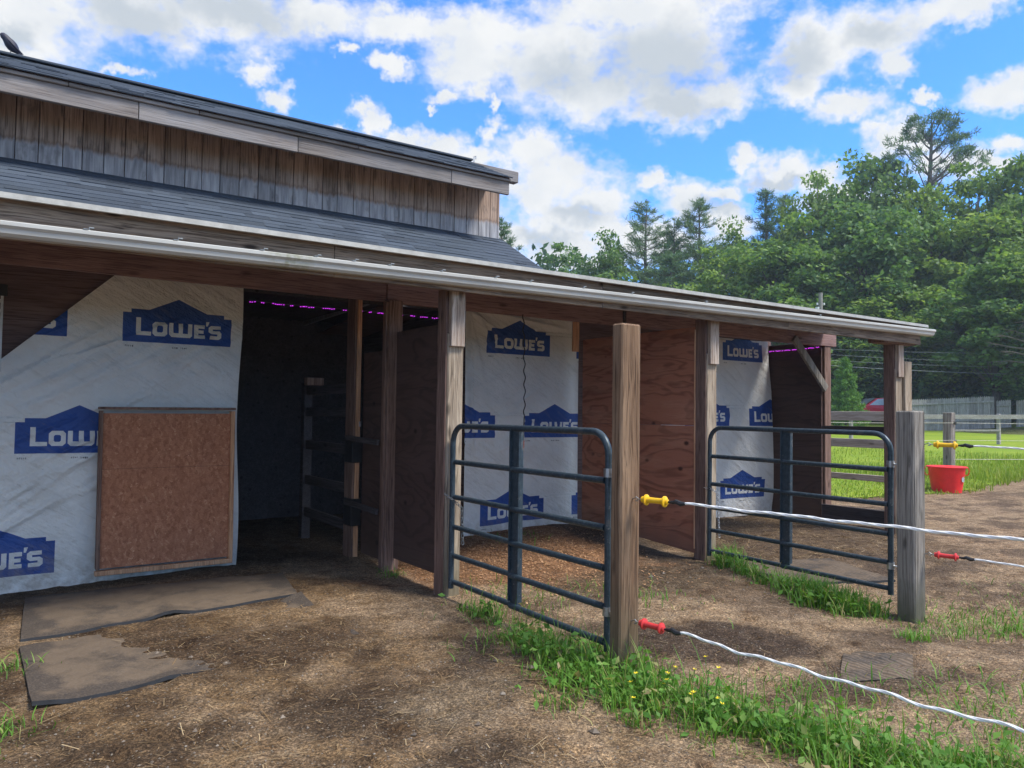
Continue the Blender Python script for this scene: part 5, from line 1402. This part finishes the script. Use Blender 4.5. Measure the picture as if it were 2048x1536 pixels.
# lawn blades at the near edge
n_ = 60000; q = np.stack([r.uniform(10.4, 27, n_), r.uniform(5.6, 17, n_)], 1); lmk = lawn_mask(q[:, 0], q[:, 1])
q = q[(lmk > -.25 + .25 * r.random(n_)) & (r.random(n_) < np.exp(-np.maximum(0, lmk) / 4.0))]
tl = (vnoise(q[:, 0], q[:, 1], .6, 3, 71) > .5) & (q[:, 0] > 15)
bl = blades(len(q), q, .05, .13, .007, r, .5); bl2 = blades(int(tl.sum()), q[tl], .15, .34, .006, r, .3)
lb = blade_mesh("lawn_grass", np.concatenate([bl, bl2]), M_lawnblade); tag(lb, "longer grass blades along the near edge of the lawn", "grass", kind='stuff')

# buttercups
bc0 = None
def buttercup():
    b_ = empty("buttercup", (0, 0, 0)); m = MB()
    m.tube([(0, 0, 0), (.004, .003, .09), (0, 0, .17)], .0014, 4); m.build("stem", M_grass, b_)
    m = MB()
    for i in range(5):
        a = i * 2 * math.pi / 5; m.add([(0, 0, .17), (.008 * math.cos(a - .5), .008 * math.sin(a - .5), .174), (.013 * math.cos(a), .013 * math.sin(a), .178), (.008 * math.cos(a + .5), .008 * math.sin(a + .5), .174)], [(0, 1, 2, 3)])
    m.build("flower", M_flower, b_); return b_
bc0 = buttercup()
for i in range(14):
    b_ = bc0 if i == 0 else copy_tree(bc0)
    p = clump_c[int(r.integers(330))] if i > 20 else np.array([r.normal(2.86, .16), r.uniform(2.25, 3.0)])
    b_.location = (p[0], p[1], float(ground_z(p[0], p[1]))); s_ = r.uniform(.6, 1.1); b_.scale = (1.1, 1.1, s_); b_.rotation_euler = (r.normal() * .12, r.normal() * .12, r.uniform(0, 6))
    tag(b_, "yellow buttercup in the grass strip right of the tall brown post", "flower", "buttercups in the grass strip")

# gravel, straw and shavings scattered as loose stuff
def stones(n_, xs, ys, smin, smax, r, zoff=0.0):
    x_, y_ = xs, ys; s = smin + (smax - smin) * r.random(n_) ** 4
    z_ = ground_z(x_, y_) + s * .25
    oc = np.array([(1, 0, 0), (0, 1, 0), (-1, 0, 0), (0, -1, 0), (0, 0, .7), (0, 0, -.7)], float)
    V_ = oc[None] * s[:, None, None] * r.uniform(.65, 1.3, (n_, 6, 1)); a = r.uniform(0, 6.28, n_); ca_, sa_ = np.cos(a)[:, None], np.sin(a)[:, None]
    V_ = np.stack([V_[..., 0] * ca_ - V_[..., 1] * sa_, V_[..., 0] * sa_ + V_[..., 1] * ca_, V_[..., 2]], -1) + np.stack([x_, y_, z_], 1)[:, None]
    f_ = np.array([[0, 1, 4], [1, 2, 4], [2, 3, 4], [3, 0, 4], [1, 0, 5], [2, 1, 5], [3, 2, 5], [0, 3, 5]])
    return V_.reshape(-1, 3), (np.arange(n_)[:, None, None] * 6 + f_[None]).reshape(-1, 3)
def near_pts(n_, r, x0=-.3, x1=8.5, y0=1.3, y1=7.2):
    """scatter thinning out with distance"""
    x_ = r.uniform(x0, x1, n_ * 3); y_ = r.uniform(y0, y1, n_ * 3); d_ = np.hypot(x_, y_)
    k_ = r.random(n_ * 3) < np.clip((3.2 / d_) ** 1.6, 0, 1); return np.stack([x_[k_][:n_], y_[k_][:n_]], 1)
r = np.random.default_rng(91)
p = near_pts(11000, r); V_, F_ = stones(len(p), p[:, 0], p[:, 1], .0016, .009, r)
big = np.array([(0.86, 4.95), (1.0, 4.72), (.80, 3.65), (1.18, 3.62), (2.45, 3.75), (2.2, 3.3), (4.9, 5.0), (5.1, 5.05), (5.55, 5.0), (5.75, 4.95), (5.2, 4.75), (3.05, 2.7), (4.55, 4.1), (1.9, 3.05), (2.3, 2.7), (5.65, 1.9), (4.85, 4.75), (2.55, 3.55), (2.62, 4.25), (1.6, 3.1)])
V2, F2 = stones(len(big), big[:, 0], big[:, 1], .014, .030, r)
m = MB(); m.v = V_.tolist() + V2.tolist(); m.f = F_.tolist() + (F2 + len(V_)).tolist(); m.m = [0] * len(m.f)
tag(m.build("gravel", M_stone), "loose gravel and small stones strewn over the dirt", "gravel", kind='stuff')
def straws(p, lmin, lmax, w, r, lift=.006):
    n_ = len(p); a = r.uniform(0, 6.28, n_); L = r.uniform(lmin, lmax, (n_, 1)); d_ = np.stack([np.cos(a), np.sin(a)], 1); s_ = np.stack([-d_[:, 1], d_[:, 0]], 1)
    c0 = p - d_ * L / 2; c1 = p + d_ * L / 2; w_ = w * r.uniform(.6, 1.5, (n_, 1))
    def z3(q, k): return np.concatenate([q, (ground_z(q[:, 0], q[:, 1]) + k)[:, None]], 1)
    l0 = lift * r.uniform(.3, 1.6, n_); l1 = lift * r.uniform(.3, 1.6, n_)
    A = z3(c0 - s_ * w_, l0); B = z3(c0 + s_ * w_, l0); C_ = z3(c1 + s_ * w_, l1); D_ = z3(c1 - s_ * w_, l1)
    return np.stack([A, B, C_, D_], 1)
p1_ = near_pts(3000, r, -.3, 3.2, 1.3, 5.8); p2_ = near_pts(700, r, 3, 9, 1.5, 5.2)
p3_ = np.stack([r.uniform(6.1, 9.3, 3000), r.uniform(4.6, 7.3, 3000)], 1)
Qs = np.concatenate([straws(p1_, .015, .075, .0011, r), straws(p1_[::9], .06, .16, .0014, r, .012), straws(p2_, .02, .07, .0013, r), straws(p3_, .04, .16, .0016, r, .014)])
tag(quads("straw", Qs, M_straw), "stalks of straw and hay scattered over the dirt and end stall", "straw", kind='stuff')
n_ = 5000; q = np.stack([r.normal(4.35, .75, n_), r.normal(6.3, .72, n_)], 1); q = q[(q[:, 1] < 7.35) & (q[:, 0] > 3.1) & (q[:, 0] < 5.85)]
tag(quads("shavings", straws(q, .010, .030, .0045, r, .008), M_shaving), "orange wood shavings spread on the floor of the first stall", "wood shavings", kind='stuff')

# ------------------------------------------------------------------ thin summer haze
hm, ht = mat("haze_air")
vol = ht('ShaderNodeVolumePrincipled', {'Color': (0.80, 0.90, 1.0, 1), 'Density': 0.0009, 'Anisotropy': 0.2})
ht('ShaderNodeOutputMaterial', {'Volume': vol.outputs[0]})
hz_ = MB().box(-330, 640, -330, 640, -2, 32, 0, 0).build("haze", hm)
tag(hz_, "thin summer haze that softens the far wood", "haze", kind='stuff')
